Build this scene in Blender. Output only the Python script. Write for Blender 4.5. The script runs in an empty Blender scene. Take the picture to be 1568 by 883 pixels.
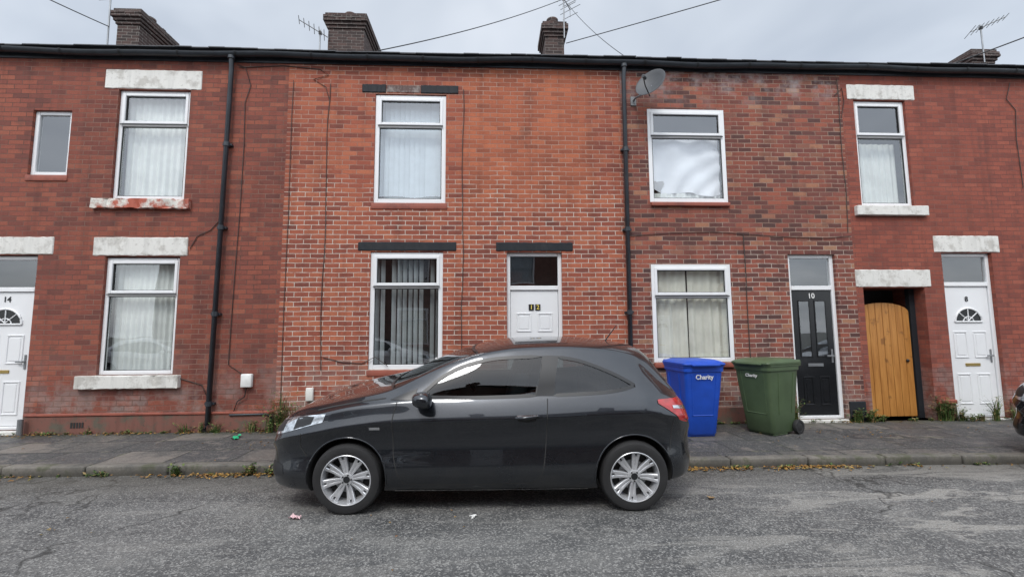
import bpy, bmesh, math, random
from mathutils import Vector, Matrix
from mathutils.bvhtree import BVHTree
random.seed(7)
scene=bpy.context.scene
scene.view_settings.view_transform='Standard'
scene.view_settings.look='None'
scene.view_settings.exposure=0
COL=scene.collection
D=7.3

# ------------------------------------------------------------------ node helper
class NT:
    def __init__(s,name):
        s.m=bpy.data.materials.new(name); s.m.use_nodes=True
        s.t=s.m.node_tree; s.t.nodes.clear()
        s.out=s.t.nodes.new('ShaderNodeOutputMaterial')
    def n(s,typ,ins=None,**props):
        nd=s.t.nodes.new(typ)
        for k,v in props.items(): setattr(nd,k,v)
        if ins:
            for k,v in ins.items(): s.set(nd,k,v)
        return nd
    def set(s,nd,k,v):
        sock=nd.inputs[k]
        if isinstance(v,bpy.types.NodeSocket): s.t.links.new(v,sock)
        else:
            if sock.type=='RGBA' and len(v)==3: v=(*v,1)
            sock.default_value=v
    def math(s,op,a,b=0.0,c=None,clamp=False):
        nd=s.n('ShaderNodeMath',operation=op,use_clamp=clamp)
        s.set(nd,0,a); s.set(nd,1,b)
        if c is not None: s.set(nd,2,c)
        return nd.outputs[0]
    def mix(s,f,a,b,blend='MIX'):
        nd=s.n('ShaderNodeMix',data_type='RGBA',blend_type=blend,clamp_factor=True)
        s.set(nd,0,f); s.set(nd,6,a); s.set(nd,7,b)
        return nd.outputs[2]
    def noise(s,vec,scale,detail=4,rough=.6,out=0,dist=0):
        nd=s.n('ShaderNodeTexNoise',{'Scale':scale,'Detail':detail,'Roughness':rough,'Distortion':dist})
        if vec is not None: s.set(nd,'Vector',vec)
        return nd.outputs[out]
    def rng(s,v,a,b,c=0.,d=1.,smooth=False):
        nd=s.n('ShaderNodeMapRange',{'Value':v,'From Min':a,'From Max':b,'To Min':c,'To Max':d},clamp=True)
        if smooth: nd.interpolation_type='SMOOTHSTEP'
        return nd.outputs[0]
    def ramp(s,f,stops,interp='LINEAR'):
        nd=s.n('ShaderNodeValToRGB'); cr=nd.color_ramp; cr.interpolation=interp
        while len(cr.elements)<len(stops): cr.elements.new(.5)
        for e,(p,c) in zip(cr.elements,stops): e.position=p; e.color=(*c,1)
        s.set(nd,0,f); return nd.outputs[0]
    def pos(s): return s.n('ShaderNodeNewGeometry').outputs['Position']
    def obj(s): return s.n('ShaderNodeTexCoord').outputs['Object']
    def bump(s,h,strength=.5,dist=.01):
        return s.n('ShaderNodeBump',{'Height':h,'Strength':strength,'Distance':dist}).outputs[0]
    def pbr(s,col,rough=.6,metal=0.,normal=None,**kw):
        b=s.n('ShaderNodeBsdfPrincipled',{'Base Color':col,'Roughness':rough,'Metallic':metal})
        for k,v in kw.items(): s.set(b,k.replace('_',' '),v)
        if normal is not None: s.set(b,'Normal',normal)
        s.t.links.new(b.outputs[0],s.out.inputs[0]); return s.m

def simple(name,col,rough=.6,metal=0.,var=.12,scale=6,bump=0.,**kw):
    t=NT(name); p=t.obj()
    f=t.noise(p,scale,3)
    c=t.mix(t.rng(f,.3,.7),tuple(x*(1-var) for x in col),tuple(min(1,x*(1+var)) for x in col))
    nrm=t.bump(t.noise(p,scale*8,2),bump,.004) if bump else None
    return t.pbr(c,rough,metal,nrm,**kw)

# ------------------------------------------------------------------ brick material
def brick_mat(name,stops,mort_a,mort_b,fresh=None,grime=.5,seed=0.0,mortar_light=None,white_top=0.0,ms=.006,desat=.12):
    t=NT(name)
    g=t.n('ShaderNodeNewGeometry'); P=g.outputs['Position']; N=g.outputs['Normal']
    sp=t.n('ShaderNodeSeparateXYZ',{0:P}); sn=t.n('ShaderNodeSeparateXYZ',{0:N})
    side=t.math('GREATER_THAN',t.math('ABSOLUTE',sn.outputs[0]),.6)
    u=t.n('ShaderNodeMix',{0:side,2:sp.outputs[0],3:sp.outputs[1]},data_type='FLOAT').outputs[0]
    w=t.noise(P,1.7,2)
    w9=t.noise(P,10,1)
    u2=t.math('ADD',u,t.math('MULTIPLY',w9,.014))
    z2=t.math('ADD',sp.outputs[2],t.math('ADD',t.math('MULTIPLY',w,.02),t.math('MULTIPLY',w9,.007)))
    v=t.n('ShaderNodeCombineXYZ',{0:u2,1:z2,2:0.}).outputs[0]
    v=t.n('ShaderNodeVectorMath',{0:v,1:(seed,seed*.37,0)},operation='ADD').outputs[0]
    br=t.n('ShaderNodeTexBrick',{'Vector':v,'Color1':(0,0,0),'Color2':(1,1,1),'Mortar':(.5,.5,.5),'Scale':1.,
        'Mortar Size':ms,'Mortar Smooth':.3,'Bias':0.,'Brick Width':.228,'Row Height':.0765},offset=.5)
    tint=t.n('ShaderNodeSeparateColor',{0:br.outputs[0]}).outputs[0]
    big=t.noise(P,.6,4,.7)
    tint=t.math('ADD',t.math('MULTIPLY',tint,.85),t.math('MULTIPLY',big,.35))
    tint=t.math('SUBTRACT',tint,.1,clamp=True)
    c=t.ramp(tint,stops)
    if fresh:
        x0,x1,z0,z1,fc=fresh
        nx=t.math('ADD',sp.outputs[0],t.math('MULTIPLY',t.math('SUBTRACT',w,.5),.9))
        nz=t.math('ADD',sp.outputs[2],t.math('MULTIPLY',t.math('SUBTRACT',w,.5),.9))
        m=t.math('MULTIPLY',t.math('MULTIPLY',t.rng(nx,x0-.05,x0+.05),t.rng(nx,x1-.05,x1+.05,1.,0.)),
                 t.math('MULTIPLY',t.rng(nz,z0-.2,z0+.2),t.rng(nz,z1-.2,z1+.2,1.,0.)))
        c=t.mix(t.math('MULTIPLY',m,.55),c,t.mix(tint,tuple(x*.75 for x in fc),tuple(x*1.15 for x in fc)))
    mot=t.noise(P,38,3,.7)
    c=t.mix(t.rng(mot,.42,.75,0,.55),c,t.mix(1.,c,(.55,.5,.5),'MULTIPLY'))
    c=t.mix(t.rng(big,.42,.66,0,grime),c,t.mix(1.,c,(.55,.48,.49),'MULTIPLY'))
    sv=t.n('ShaderNodeMapping',{'Vector':P,'Scale':(5,5,.35)}).outputs[0]
    st=t.noise(sv,1.,3,.6)
    c=t.mix(t.rng(st,.50,.70,0,.6),c,t.mix(1.,c,(.55,.51,.52),'MULTIPLY'))
    c=t.mix(desat,c,(.15,.125,.12))
    low=t.rng(sp.outputs[2],.2,1.35,1.,0.)
    m6=t.noise(P,2.6,4,.7)
    c=t.mix(t.math('MULTIPLY',t.math('MULTIPLY',low,t.rng(m6,.43,.60)),.75),c,(.31,.27,.25))
    c=t.mix(t.math('MULTIPLY',t.rng(m6,.58,.68),.45),c,(.09,.05,.042))
    # green growth low down
    c=t.mix(t.math('MULTIPLY',t.rng(sp.outputs[2],.15,.6,1.,0.),t.rng(mot,.45,.6,0,.5)),c,(.07,.075,.035))
    if white_top:
        hi=t.math('MULTIPLY',t.rng(sp.outputs[2],5.3,6.0),t.rng(m6,.47,.64))
        c=t.mix(t.math('MULTIPLY',hi,white_top),c,(.45,.42,.42))
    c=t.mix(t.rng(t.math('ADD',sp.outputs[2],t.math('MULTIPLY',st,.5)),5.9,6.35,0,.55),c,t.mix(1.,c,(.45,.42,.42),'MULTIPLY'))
    mc=t.mix(t.rng(big,.4,.6),mort_a,mort_b)
    if mortar_light:
        x0,x1,z1,lc=mortar_light
        nz=t.math('ADD',sp.outputs[2],t.math('MULTIPLY',t.math('SUBTRACT',w,.5),2.2))
        m=t.math('MULTIPLY',t.rng(nz,z1-.3,z1+.3,1.,0.),t.math('MULTIPLY',t.rng(sp.outputs[0],x0-.1,x0+.1),t.rng(sp.outputs[0],x1-.1,x1+.1,1.,0.)))
        mc=t.mix(t.math('MULTIPLY',m,t.rng(m6,.3,.55,.45,1.)),mc,lc)
    fac=t.math('MULTIPLY',br.outputs[1],t.rng(t.noise(P,7,2,.7),.3,.5,.3,1.))
    c=t.mix(fac,c,mc)
    h=t.math('ADD',t.math('SUBTRACT',1.,br.outputs[1]),t.math('MULTIPLY',mot,.6))
    return t.pbr(c,.9,0.,t.bump(h,.6,.009))

M_b14=brick_mat('brick_dark_red',[(0,(.15,.042,.030)),(.4,(.27,.066,.040)),(.8,(.33,.085,.046)),(1,(.40,.125,.07))],(.10,.05,.038),(.23,.13,.10),grime=.7,seed=1.3)
M_b12=brick_mat('brick_orange',[(0,(.20,.050,.032)),(.3,(.35,.084,.044)),(.7,(.46,.122,.058)),(1,(.54,.17,.08))],(.29,.155,.115),(.42,.28,.22),
   fresh=(-.4,1.75,3.6,6.2,(.53,.148,.058)),grime=.55,seed=4.1,mortar_light=(-3.3,2.2,3.9,(.60,.54,.47)),ms=.0058)
M_b10=brick_mat('brick_mixed',[(0,(.06,.03,.028)),(.2,(.14,.045,.035)),(.4,(.25,.065,.042)),(.6,(.37,.10,.055)),(.78,(.20,.06,.048)),(.9,(.42,.18,.10)),(1,(.58,.36,.21))],
   (.20,.12,.09),(.37,.27,.21),grime=.65,seed=9.7,mortar_light=(2.2,6.1,2.9,(.47,.39,.33)),white_top=.7,desat=.12)
M_b8=brick_mat('brick_deep_red',[(0,(.21,.048,.031)),(.4,(.30,.068,.039)),(.8,(.35,.083,.046)),(1,(.40,.11,.065))],(.13,.048,.038),(.20,.09,.07),grime=.5,seed=15.2)
M_bch=brick_mat('brick_sooty',[(0,(.04,.03,.028)),(.5,(.085,.055,.048)),(1,(.16,.095,.08))],(.16,.14,.13),(.24,.22,.2),grime=.8,seed=3.3)
M_bopp=simple('brick_plain_red',(.17,.085,.065),.9,var=.3,scale=5)

def paint_mat(name,col,dirt=(.22,.19,.15),amt=.5,rough=.6,thr=.5):
    t=NT(name); P=t.pos()
    n1=t.noise(P,3.5,4,.7); n2=t.noise(P,22,4,.7)
    sv=t.n('ShaderNodeMapping',{'Vector':P,'Scale':(9,9,1.2)}).outputs[0]
    n3=t.noise(sv,1.,3)
    c=t.mix(t.rng(n1,thr,thr+.12,0,amt),col,dirt)
    c=t.mix(t.rng(n3,.5,.7,0,amt*.5),c,tuple(x*.34 for x in col))
    c=t.mix(t.rng(n2,.60,.68,0,min(1,amt*.9)),c,tuple(x*.7 for x in dirt))
    return t.pbr(c,rough,0.,t.bump(n2,.25,.004))
M_stone=paint_mat('painted_stone',(.72,.71,.67),amt=.42)
M_sill=paint_mat('painted_sill_worn',(.68,.66,.60),dirt=(.40,.09,.05),amt=1.,thr=.43)
M_lint=paint_mat('dark_painted_lintel',(.009,.012,.017),dirt=(.028,.026,.027),amt=.35,rough=.75)
M_lint2=paint_mat('weathered_brick_lintel',(.09,.048,.04),dirt=(.28,.25,.23),amt=.7)
M_redsill=paint_mat('red_painted_sill',(.30,.085,.055),dirt=(.16,.05,.04),amt=.6)
M_plinth=paint_mat('plinth_render',(.19,.080,.060),dirt=(.10,.095,.07),amt=.9)
M_upvc=simple('white_upvc',(.80,.81,.82),.32,var=.03,scale=2)
M_gasket=simple('rubber_gasket',(.03,.03,.03),.6)
M_dark=simple('dark_interior',(.03,.03,.03),.9)
M_black=simple('black_plastic',(.016,.017,.019),.36)
M_cable=simple('cable_sheath',(.05,.035,.03),.6)
M_pipe=simple('dark_painted_pipe',(.028,.034,.042),.4,var=.25,scale=5)
M_slate=simple('slate_roof',(.07,.072,.08),.7,var=.3,scale=3,bump=.4)
M_metal=simple('grey_metal',(.30,.31,.32),.45,metal=.8)
M_dish=simple('dish_grey',(.060,.064,.070),.55)
M_door_w=simple('white_door',(.78,.79,.80),.35,var=.03,scale=2)
M_door_b=simple('black_door',(.012,.013,.015),.22)
M_brass=simple('brass',(.55,.40,.16),.3,metal=1.)
M_yel=simple('yellow_numeral',(.75,.60,.12),.5)
M_curt=simple('net_curtain',(.72,.73,.70),.9,var=.12,scale=3)
M_curtc=simple('cream_curtain',(.80,.77,.68),.9,var=.12,scale=3)
M_sheet=simple('white_sheet',(.76,.76,.80),.9,var=.08,scale=2)
M_blind=simple('blind_grey',(.55,.57,.57),.8,var=.1)
M_blindb=simple('blind_blue',(.62,.68,.73),.8,var=.06)
M_white=simple('white_paint',(.78,.78,.76),.5)

def wood_mat():
    t=NT('orange_stained_wood'); P=t.pos()
    m=t.n('ShaderNodeMapping',{'Vector':P,'Scale':(22,22,1.6)}).outputs[0]
    g=t.noise(m,1.,5,.65,dist=.6); k=t.noise(P,5,3)
    c=t.ramp(g,[(.25,(.30,.115,.022)),(.5,(.46,.20,.045)),(.75,(.56,.27,.07))])
    c=t.mix(t.rng(k,.62,.70,0,.7),c,(.16,.06,.015))
    return t.pbr(c,.5,0.,t.bump(g,.2,.003))
M_wood=wood_mat()

def glass_mat(name,tint=(.92,.95,.95),refl=.06,rough=.0):
    t=NT(name)
    g=t.n('ShaderNodeNewGeometry')
    d=t.n('ShaderNodeVectorMath',{0:g.outputs['Normal'],1:g.outputs['Incoming']},operation='DOT_PRODUCT').outputs['Value']
    k=t.math('POWER',t.math('SUBTRACT',1.,t.math('ABSOLUTE',d)),5.)
    f=t.math('ADD',t.math('MULTIPLY',k,1.-refl),refl,clamp=True)
    nb=t.bump(t.noise(g.outputs['Position'],1.6,1),.04,.05)
    gl=t.n('ShaderNodeBsdfGlossy',{'Color':(.95,.97,1.),'Roughness':rough,'Normal':nb})
    tr=t.n('ShaderNodeBsdfTransparent',{'Color':tint})
    mx_=t.n('ShaderNodeMixShader',{0:f,1:tr.outputs[0],2:gl.outputs[0]})
    t.t.links.new(mx_.outputs[0],t.out.inputs[0]); return t.m
M_glass=glass_mat('window_glass',refl=.17,rough=.01)
M_cglass=glass_mat('car_glass',tint=(.28,.31,.31),refl=.05)

# ------------------------------------------------------------------ mesh builder
class MB:
    def __init__(s): s.v=[];s.f=[];s.mi=[];s.mats=[];s.sm=[]
    def m(s,mat):
        if mat not in s.mats: s.mats.append(mat)
        return s.mats.index(mat)
    def poly(s,pts,mat,smooth=False):
        b=len(s.v); s.v+= [tuple(p) for p in pts]; s.f.append(tuple(range(b,b+len(pts)))); s.mi.append(s.m(mat)); s.sm.append(smooth)
    def box(s,x0,x1,y0,y1,z0,z1,mat,bev=0.,M=None,seg=1):
        bm=bmesh.new(); bmesh.ops.create_cube(bm,size=1)
        for v in bm.verts: v.co=Vector(((x0+x1)/2+v.co.x*(x1-x0),(y0+y1)/2+v.co.y*(y1-y0),(z0+z1)/2+v.co.z*(z1-z0)))
        if bev: bmesh.ops.bevel(bm,geom=bm.edges[:],offset=bev,segments=seg,affect='EDGES',profile=.5)
        s.bm(bm,mat,M,smooth=seg>1)
    def bm(s,bm,mat,M=None,smooth=False):
        b=len(s.v); mi=s.m(mat)
        bm.verts.index_update()
        for v in bm.verts: s.v.append(tuple(M@v.co if M else v.co))
        for f in bm.faces: s.f.append(tuple(b+v.index for v in f.verts)); s.mi.append(mi); s.sm.append(smooth)
        bm.free()
    def grid(s,G,mat,smooth=True,closeu=False):
        b=len(s.v); n=len(G); m=len(G[0]); mi=s.m(mat)
        for r in G: s.v+=[tuple(p) for p in r]
        for i in range(n-1):
            for j in range(m if closeu else m-1):
                k=(j+1)%m
                s.f.append((b+i*m+j,b+i*m+k,b+(i+1)*m+k,b+(i+1)*m+j)); s.mi.append(mi); s.sm.append(smooth)
    def tube(s,pts,r,mat,n=8,caps=True):
        pts=[Vector(p) for p in pts]; G=[]
        for i,p in enumerate(pts):
            a=pts[max(0,i-1)]; c=pts[min(len(pts)-1,i+1)]
            d=(c-a).normalized(); up=Vector((0,0,1)) if abs(d.z)<.9 else Vector((0,1,0))
            x=d.cross(up).normalized(); y=d.cross(x)
            rr=r[i] if isinstance(r,(list,tuple)) else r
            G.append([p+rr*(math.cos(2*math.pi*k/n)*x+math.sin(2*math.pi*k/n)*y) for k in range(n)])
        s.grid(G,mat,True,True)
        if caps: s.poly(G[0],mat); s.poly(G[-1],mat)
    def lathe(s,prof,mat,n=48,axis='y',M=None):
        G=[]
        for r,h in prof:
            row=[]
            for k in range(n):
                a=2*math.pi*k/n
                p=Vector((r*math.cos(a),h,r*math.sin(a))) if axis=='y' else Vector((r*math.cos(a),r*math.sin(a),h))
                row.append(M@p if M else p)
            G.append(row)
        s.grid(G,mat,True,True)
    def obj(s,name,parent=None,sharp=None,fix=False):
        me=bpy.data.meshes.new(name); me.from_pydata(s.v,[],s.f)
        for m in s.mats: me.materials.append(m)
        for i,p in enumerate(me.polygons): p.material_index=s.mi[i]; p.use_smooth=s.sm[i]
        if fix:
            b=bmesh.new(); b.from_mesh(me); bmesh.ops.recalc_face_normals(b,faces=b.faces[:]); b.to_mesh(me); b.free()
        if sharp: me.set_sharp_from_angle(angle=math.radians(sharp))
        me.update()
        o=bpy.data.objects.new(name,me); COL.objects.link(o)
        if parent: adopt(o,parent)
        return o
def adopt(o,parent):
    o.parent=parent; o.matrix_parent_inverse=parent_mats[parent.name].inverted()
parent_mats={}
def empty(name,loc=(0,0,0)):
    e=bpy.data.objects.new(name,None); e.location=loc; e.empty_display_size=.3; COL.objects.link(e)
    parent_mats[e.name]=Matrix.Translation(loc); return e
def text(body,size,loc,mat,parent,name,rot=(math.pi/2,0,0),ext=.002,M=None):
    c=bpy.data.curves.new('tmp','FONT'); c.body=body; c.size=size; c.extrude=ext; c.align_x='CENTER'; c.align_y='CENTER'; c.offset=.0015
    o=bpy.data.objects.new('tmp',c); COL.objects.link(o); bpy.context.view_layer.update()
    me=bpy.data.meshes.new_from_object(o.evaluated_get(bpy.context.evaluated_depsgraph_get()))
    bpy.data.objects.remove(o)
    T=Matrix.Translation(loc)@Matrix.Rotation(rot[2],4,'Z')@Matrix.Rotation(rot[0],4,'X')
    if M: T=M@T
    me.transform(T); me.materials.clear(); me.materials.append(mat)
    o=bpy.data.objects.new(name,me); COL.objects.link(o); adopt(o,parent); return o

# ------------------------------------------------------------------ building parts
ZT=6.12
def wall(name,x0,x1,z0,z1,ops,mat,parent,depth=.11):
    mb=MB()
    xs=sorted({x0,x1,*[o[0] for o in ops],*[o[1] for o in ops]})
    zs=sorted({z0,z1,*[o[2] for o in ops],*[o[3] for o in ops]})
    for i in range(len(xs)-1):
        for j in range(len(zs)-1):
            cx=(xs[i]+xs[i+1])/2; cz=(zs[j]+zs[j+1])/2
            if any(o[0]<cx<o[1] and o[2]<cz<o[3] for o in ops): continue
            mb.poly([(xs[i],0,zs[j]),(xs[i+1],0,zs[j]),(xs[i+1],0,zs[j+1]),(xs[i],0,zs[j+1])],mat)
    for o in ops:
        a,b,c,d=o[:4]; dp=o[4] if len(o)>4 else depth
        mb.poly([(a,0,c),(a,0,d),(a,dp,d),(a,dp,c)],mat)
        mb.poly([(b,0,c),(b,dp,c),(b,dp,d),(b,0,d)],mat)
        mb.poly([(a,0,d),(b,0,d),(b,dp,d),(a,dp,d)],mat)
        mb.poly([(a,0,c),(a,dp,c),(b,dp,c),(b,0,c)],mat)
    return mb.obj(name,parent)
def window(x0,x1,z0,z1,zt,parent,name='window',rec=.045,fw=.062):
    mb=MB(); y0=rec; y1=rec+.065; b=.006
    mb.box(x0,x0+fw,y0,y1,z0,z1,M_upvc,b); mb.box(x1-fw,x1,y0,y1,z0,z1,M_upvc,b)
    mb.box(x0+fw,x1-fw,y0+.001,y1,z1-fw,z1,M_upvc,b); mb.box(x0+fw,x1-fw,y0+.001,y1,z0,z0+fw,M_upvc,b)
    if zt:
        mb.box(x0+fw,x1-fw,y0+.002,y1,zt-.03,zt+.03,M_upvc,b)
        s=.048; a0,a1,c0,c1=x0+fw-.018,x1-fw+.018,zt+.012,z1-fw+.018
        yy=y0-.016
        mb.box(a0,a0+s,yy,y0+.03,c0,c1,M_upvc,.007); mb.box(a1-s,a1,yy,y0+.03,c0,c1,M_upvc,.007)
        mb.box(a0+s,a1-s,yy+.001,y0+.03,c0,c0+s,M_upvc,.007); mb.box(a0+s,a1-s,yy+.001,y0+.03,c1-s,c1,M_upvc,.007)
        mb.box(a0-.006,a1+.006,yy-.012,yy+.004,c0-.022,c0-.008,M_black,0)
        g=.009
        for (q0,q1,r0,r1) in ((a0+s,a1-s,c0+s,c1-s),(x0+fw,x1-fw,z0+fw,zt-.03)):
            yg=y0+.008
            mb.box(q0,q0+g,yg,yg+.02,r0,r1,M_gasket); mb.box(q1-g,q1,yg,yg+.02,r0,r1,M_gasket)
            mb.box(q0+g,q1-g,yg,yg+.02,r0,r0+g,M_gasket); mb.box(q0+g,q1-g,yg,yg+.02,r1-g,r1,M_gasket)
        mb.poly([(x0+fw,y0+.024,zt),(x1-fw,y0+.024,zt),(x1-fw,y0+.024,z1-fw),(x0+fw,y0+.024,z1-fw)],M_glass)
        mb.poly([(x0+fw,y0+.03,z0+fw),(x1-fw,y0+.03,z0+fw),(x1-fw,y0+.03,zt-.02),(x0+fw,y0+.03,zt-.02)],M_glass)
    else:
        mb.poly([(x0+fw,y0+.03,z0+fw),(x1-fw,y0+.03,z0+fw),(x1-fw,y0+.03,z1-fw),(x0+fw,y0+.03,z1-fw)],M_glass)
    return mb.obj(name,parent)
def curtain(x0,x1,z0,z1,parent,mat,name='curtain',y=.2,amp=.018,k=60,seed=0,hem=0.):
    rnd=random.Random(seed); mb=MB(); n=140; G=[]
    ph=[rnd.uniform(0,6) for _ in range(6)]
    for j in range(9):
        v=j/8; row=[]
        for i in range(n+1):
            u=i/n; x=x0+(x1-x0)*u
            a=amp*(.5+.5*(1-v))
            yy=y+a*math.sin(k*x+ph[0]+.8*math.sin(3*x+ph[1])+.4*v)+a*.6*math.sin(k*.43*x+ph[2]+v)
            z=z0+(z1-z0)*v+ (1-v)*hem*math.sin(5*u+ph[3])
            row.append((x,yy,z))
        G.append(row)
    mb.grid(G,mat); return mb.obj(name,parent)
def blinds(x0,x1,z0,z1,parent,mat,name='vertical_blinds',y=.19,w=.075,pitch=.085,ang=35,seed=0,miss=0.):
    rnd=random.Random(seed); mb=MB(); x=x0+.04
    while x<x1-.03:
        if rnd.random()>=miss:
            a=math.radians(ang+rnd.uniform(-6,6)); dx=w/2*math.cos(a); dy=w/2*math.sin(a); t=rnd.uniform(-.006,.006)
            mb.poly([(x-dx,y-dy,z0+.02),(x+dx,y+dy,z0+.02),(x+dx+t,y+dy,z1),(x-dx+t,y-dy,z1)],mat)
        x+=pitch
    return mb.obj(name,parent)
def slab(x0,x1,z0,z1,mat,parent,name,proud=.02,depth=.1,bev=.008):
    mb=MB(); mb.box(x0,x1,-proud,depth,z0,z1,mat,bev,seg=2); return mb.obj(name,parent)
def rough_slab(x0,x1,z0,z1,mat,parent,name,proud=.05,depth=.1,seed=1,chip=0.):
    rnd=random.Random(seed); bm=bmesh.new(); bmesh.ops.create_cube(bm,size=1)
    for v in bm.verts: v.co=Vector(((x0+x1)/2+v.co.x*(x1-x0),(depth-proud)/2+v.co.y*(depth+proud),(z0+z1)/2+v.co.z*(z1-z0)))
    es=[e for e in bm.edges if abs((e.verts[0].co-e.verts[1].co).x)>.1]
    bmesh.ops.subdivide_edges(bm,edges=es,cuts=24)
    bmesh.ops.bevel(bm,geom=[e for e in bm.edges if e.calc_face_angle(0)>.5],offset=.009,segments=1,affect='EDGES')
    for v in bm.verts:
        if v.co.y<0:
            v.co+=Vector((0,rnd.uniform(-.003,.004),rnd.uniform(-.004,.004)))
            if chip and rnd.random()<chip: v.co+=Vector((0,rnd.uniform(.005,.03),rnd.uniform(-.005,.02) if v.co.z<(z0+z1)/2 else -rnd.uniform(0,.02)))
    mb=MB(); mb.bm(bm,mat); return mb.obj(name,parent)
def tbl(mb,x0,x1,z0,z1,y,mat,t=.012,b=.02):
    mb.box(x0,x1,y-t,y+.01,z0,z0+b,mat,.004); mb.box(x0,x1,y-t,y+.01,z1-b,z1,mat,.004)
    mb.box(x0,x0+b,y-t+.001,y+.01,z0+b,z1-b,mat,.004); mb.box(x1-b,x1,y-t+.001,y+.01,z0+b,z1-b,mat,.004)
    mb.box(x0+b*2.2,x1-b*2.2,y-t*.6,y+.01,z0+b*2.2,z1-b*2.2,mat,.005)
def door(x0,x1,z0,z1,zt,parent,style,number,name='front_door',rec=.06):
    fr=.06; y0=rec; mb=MB()
    mb.box(x0,x0+fr,y0,y0+.07,z0,z1,M_upvc,.006); mb.box(x1-fr,x1,y0,y0+.07,z0,z1,M_upvc,.006)
    mb.box(x0+fr,x1-fr,y0+.001,y0+.07,z1-fr,z1,M_upvc,.006)
    mb.box(x0+fr,x1-fr,y0-.004,y0+.07,zt-.035,zt+.035,M_upvc,.006)
    mb.box(x0+fr,x1-fr,y0-.01,y0+.07,z0,z0+.05,M_upvc,.006)
    mb.poly([(x0+fr,y0+.03,zt),(x1-fr,y0+.03,zt),(x1-fr,y0+.03,z1-fr),(x0+fr,y0+.03,z1-fr)],M_glass)
    a,b,c,d=x0+fr+.006,x1-fr-.006,z0+.056,zt-.04
    mat=M_door_b if style=='black' else M_door_w; yd=y0+.022
    mb.box(a,b,yd,yd+.045,c,d,mat,.003)
    mb.box(a-.006,b+.006,yd+.02,yd+.03,c-.006,d+.006,M_gasket)
    w=b-a; cx=(a+b)/2
    if style=='fan':
        for sx in (-1,1):
            p0=cx+sx*w*.07; p1=cx+sx*w*.38; l,r=min(p0,p1),max(p0,p1)
            tbl(mb,l,r,c+.16,c+.66,yd,mat); tbl(mb,l,r,c+.92,c+1.36,yd,mat)
        R=w*.31; zc=c+1.52; n=20
        pts=[(cx+R*math.cos(math.pi*k/n),yd-.003,zc+R*.95*math.sin(math.pi*k/n)) for k in range(n+1)]
        mb.poly(pts[::-1],M_cglass); mb.poly([(x,yd-.001,z) for x,_,z in pts[::-1]],M_dark)
        rim=[(x,yd-.008,z) for x,_,z in pts]; mb.tube(rim,.016,mat,6); mb.tube([rim[0],rim[-1]],.016,mat,6)
        for k in (5,10,15): mb.tube([(cx,yd-.006,zc+.02),rim[k]],.009,mat,5)
        mb.tube([(cx+R*.38*math.cos(math.pi*k/8),yd-.006,zc+R*.36*math.sin(math.pi*k/8)) for k in range(9)],.009,mat,5)
    elif style=='panel':
        for sx in (-1,1):
            p0=cx+sx*w*.07; p1=cx+sx*w*.38; l,r=min(p0,p1),max(p0,p1)
            tbl(mb,l,r,c+.14,c+.5,yd,mat); tbl(mb,l,r,c+.72,c+1.2,yd,mat); tbl(mb,l,r,c+1.36,c+1.66,yd,mat)
    elif style=='black':
        for sx in (-1,1):
            p0=cx+sx*w*.08; p1=cx+sx*w*.33; l,r=min(p0,p1),max(p0,p1)
            tbl(mb,l,r,c+.16,c+.62,yd,mat)
            mb.poly([(l,yd-.003,c+.95),(r,yd-.003,c+.95),(r,yd-.003,c+1.85),(l,yd-.003,c+1.85)],M_glass)
            q=.016
            mb.box(l-q,l,yd-.012,yd+.01,c+.93,c+1.87,mat,.004); mb.box(r,r+q,yd-.012,yd+.01,c+.93,c+1.87,mat,.004)
            mb.box(l,r,yd-.012,yd+.01,c+.93,c+.95,mat,.004); mb.box(l,r,yd-.012,yd+.01,c+1.85,c+1.87,mat,.004)
    lb=M_brass if style!='black' else M_metal
    mb.box(cx-.13,cx+.13,yd-.012,yd,c+.78,c+.83,lb,.004)
    hx=b-.05
    mb.box(hx-.016,hx+.016,yd-.014,yd,c+.84,c+1.06,M_metal,.005); mb.box(hx-.11,hx+.012,yd-.05,yd-.034,c+.94,c+.965,M_metal,.005)
    mb.box(hx-.01,hx+.01,yd-.05,yd-.01,c+.94,c+.965,M_metal,.003)
    o=mb.obj(name,parent)
    if number:
        if style=='panel':
            for k,ch in enumerate(number):
                q=MB(); xx=cx+(-.05 if k==0 else .055)
                q.box(xx-.042,xx+.042,yd-.012,yd+.001,c+1.70,c+1.80,M_black,.003); q.obj('number_plate',parent)
                text(ch,.10,(xx,yd-.014,c+1.75),M_yel,parent,'number')
        else: text(number,.12,(cx,yd-.006,c+ (1.90 if style=='fan' else 1.94)),M_white if style=='black' else M_black,parent,'number')
    q=MB(); q.box(x0,x1,-.06,y0-.012,z0-.06,z0,M_stone,.006); q.obj('doorstep',parent)
    return o

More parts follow.
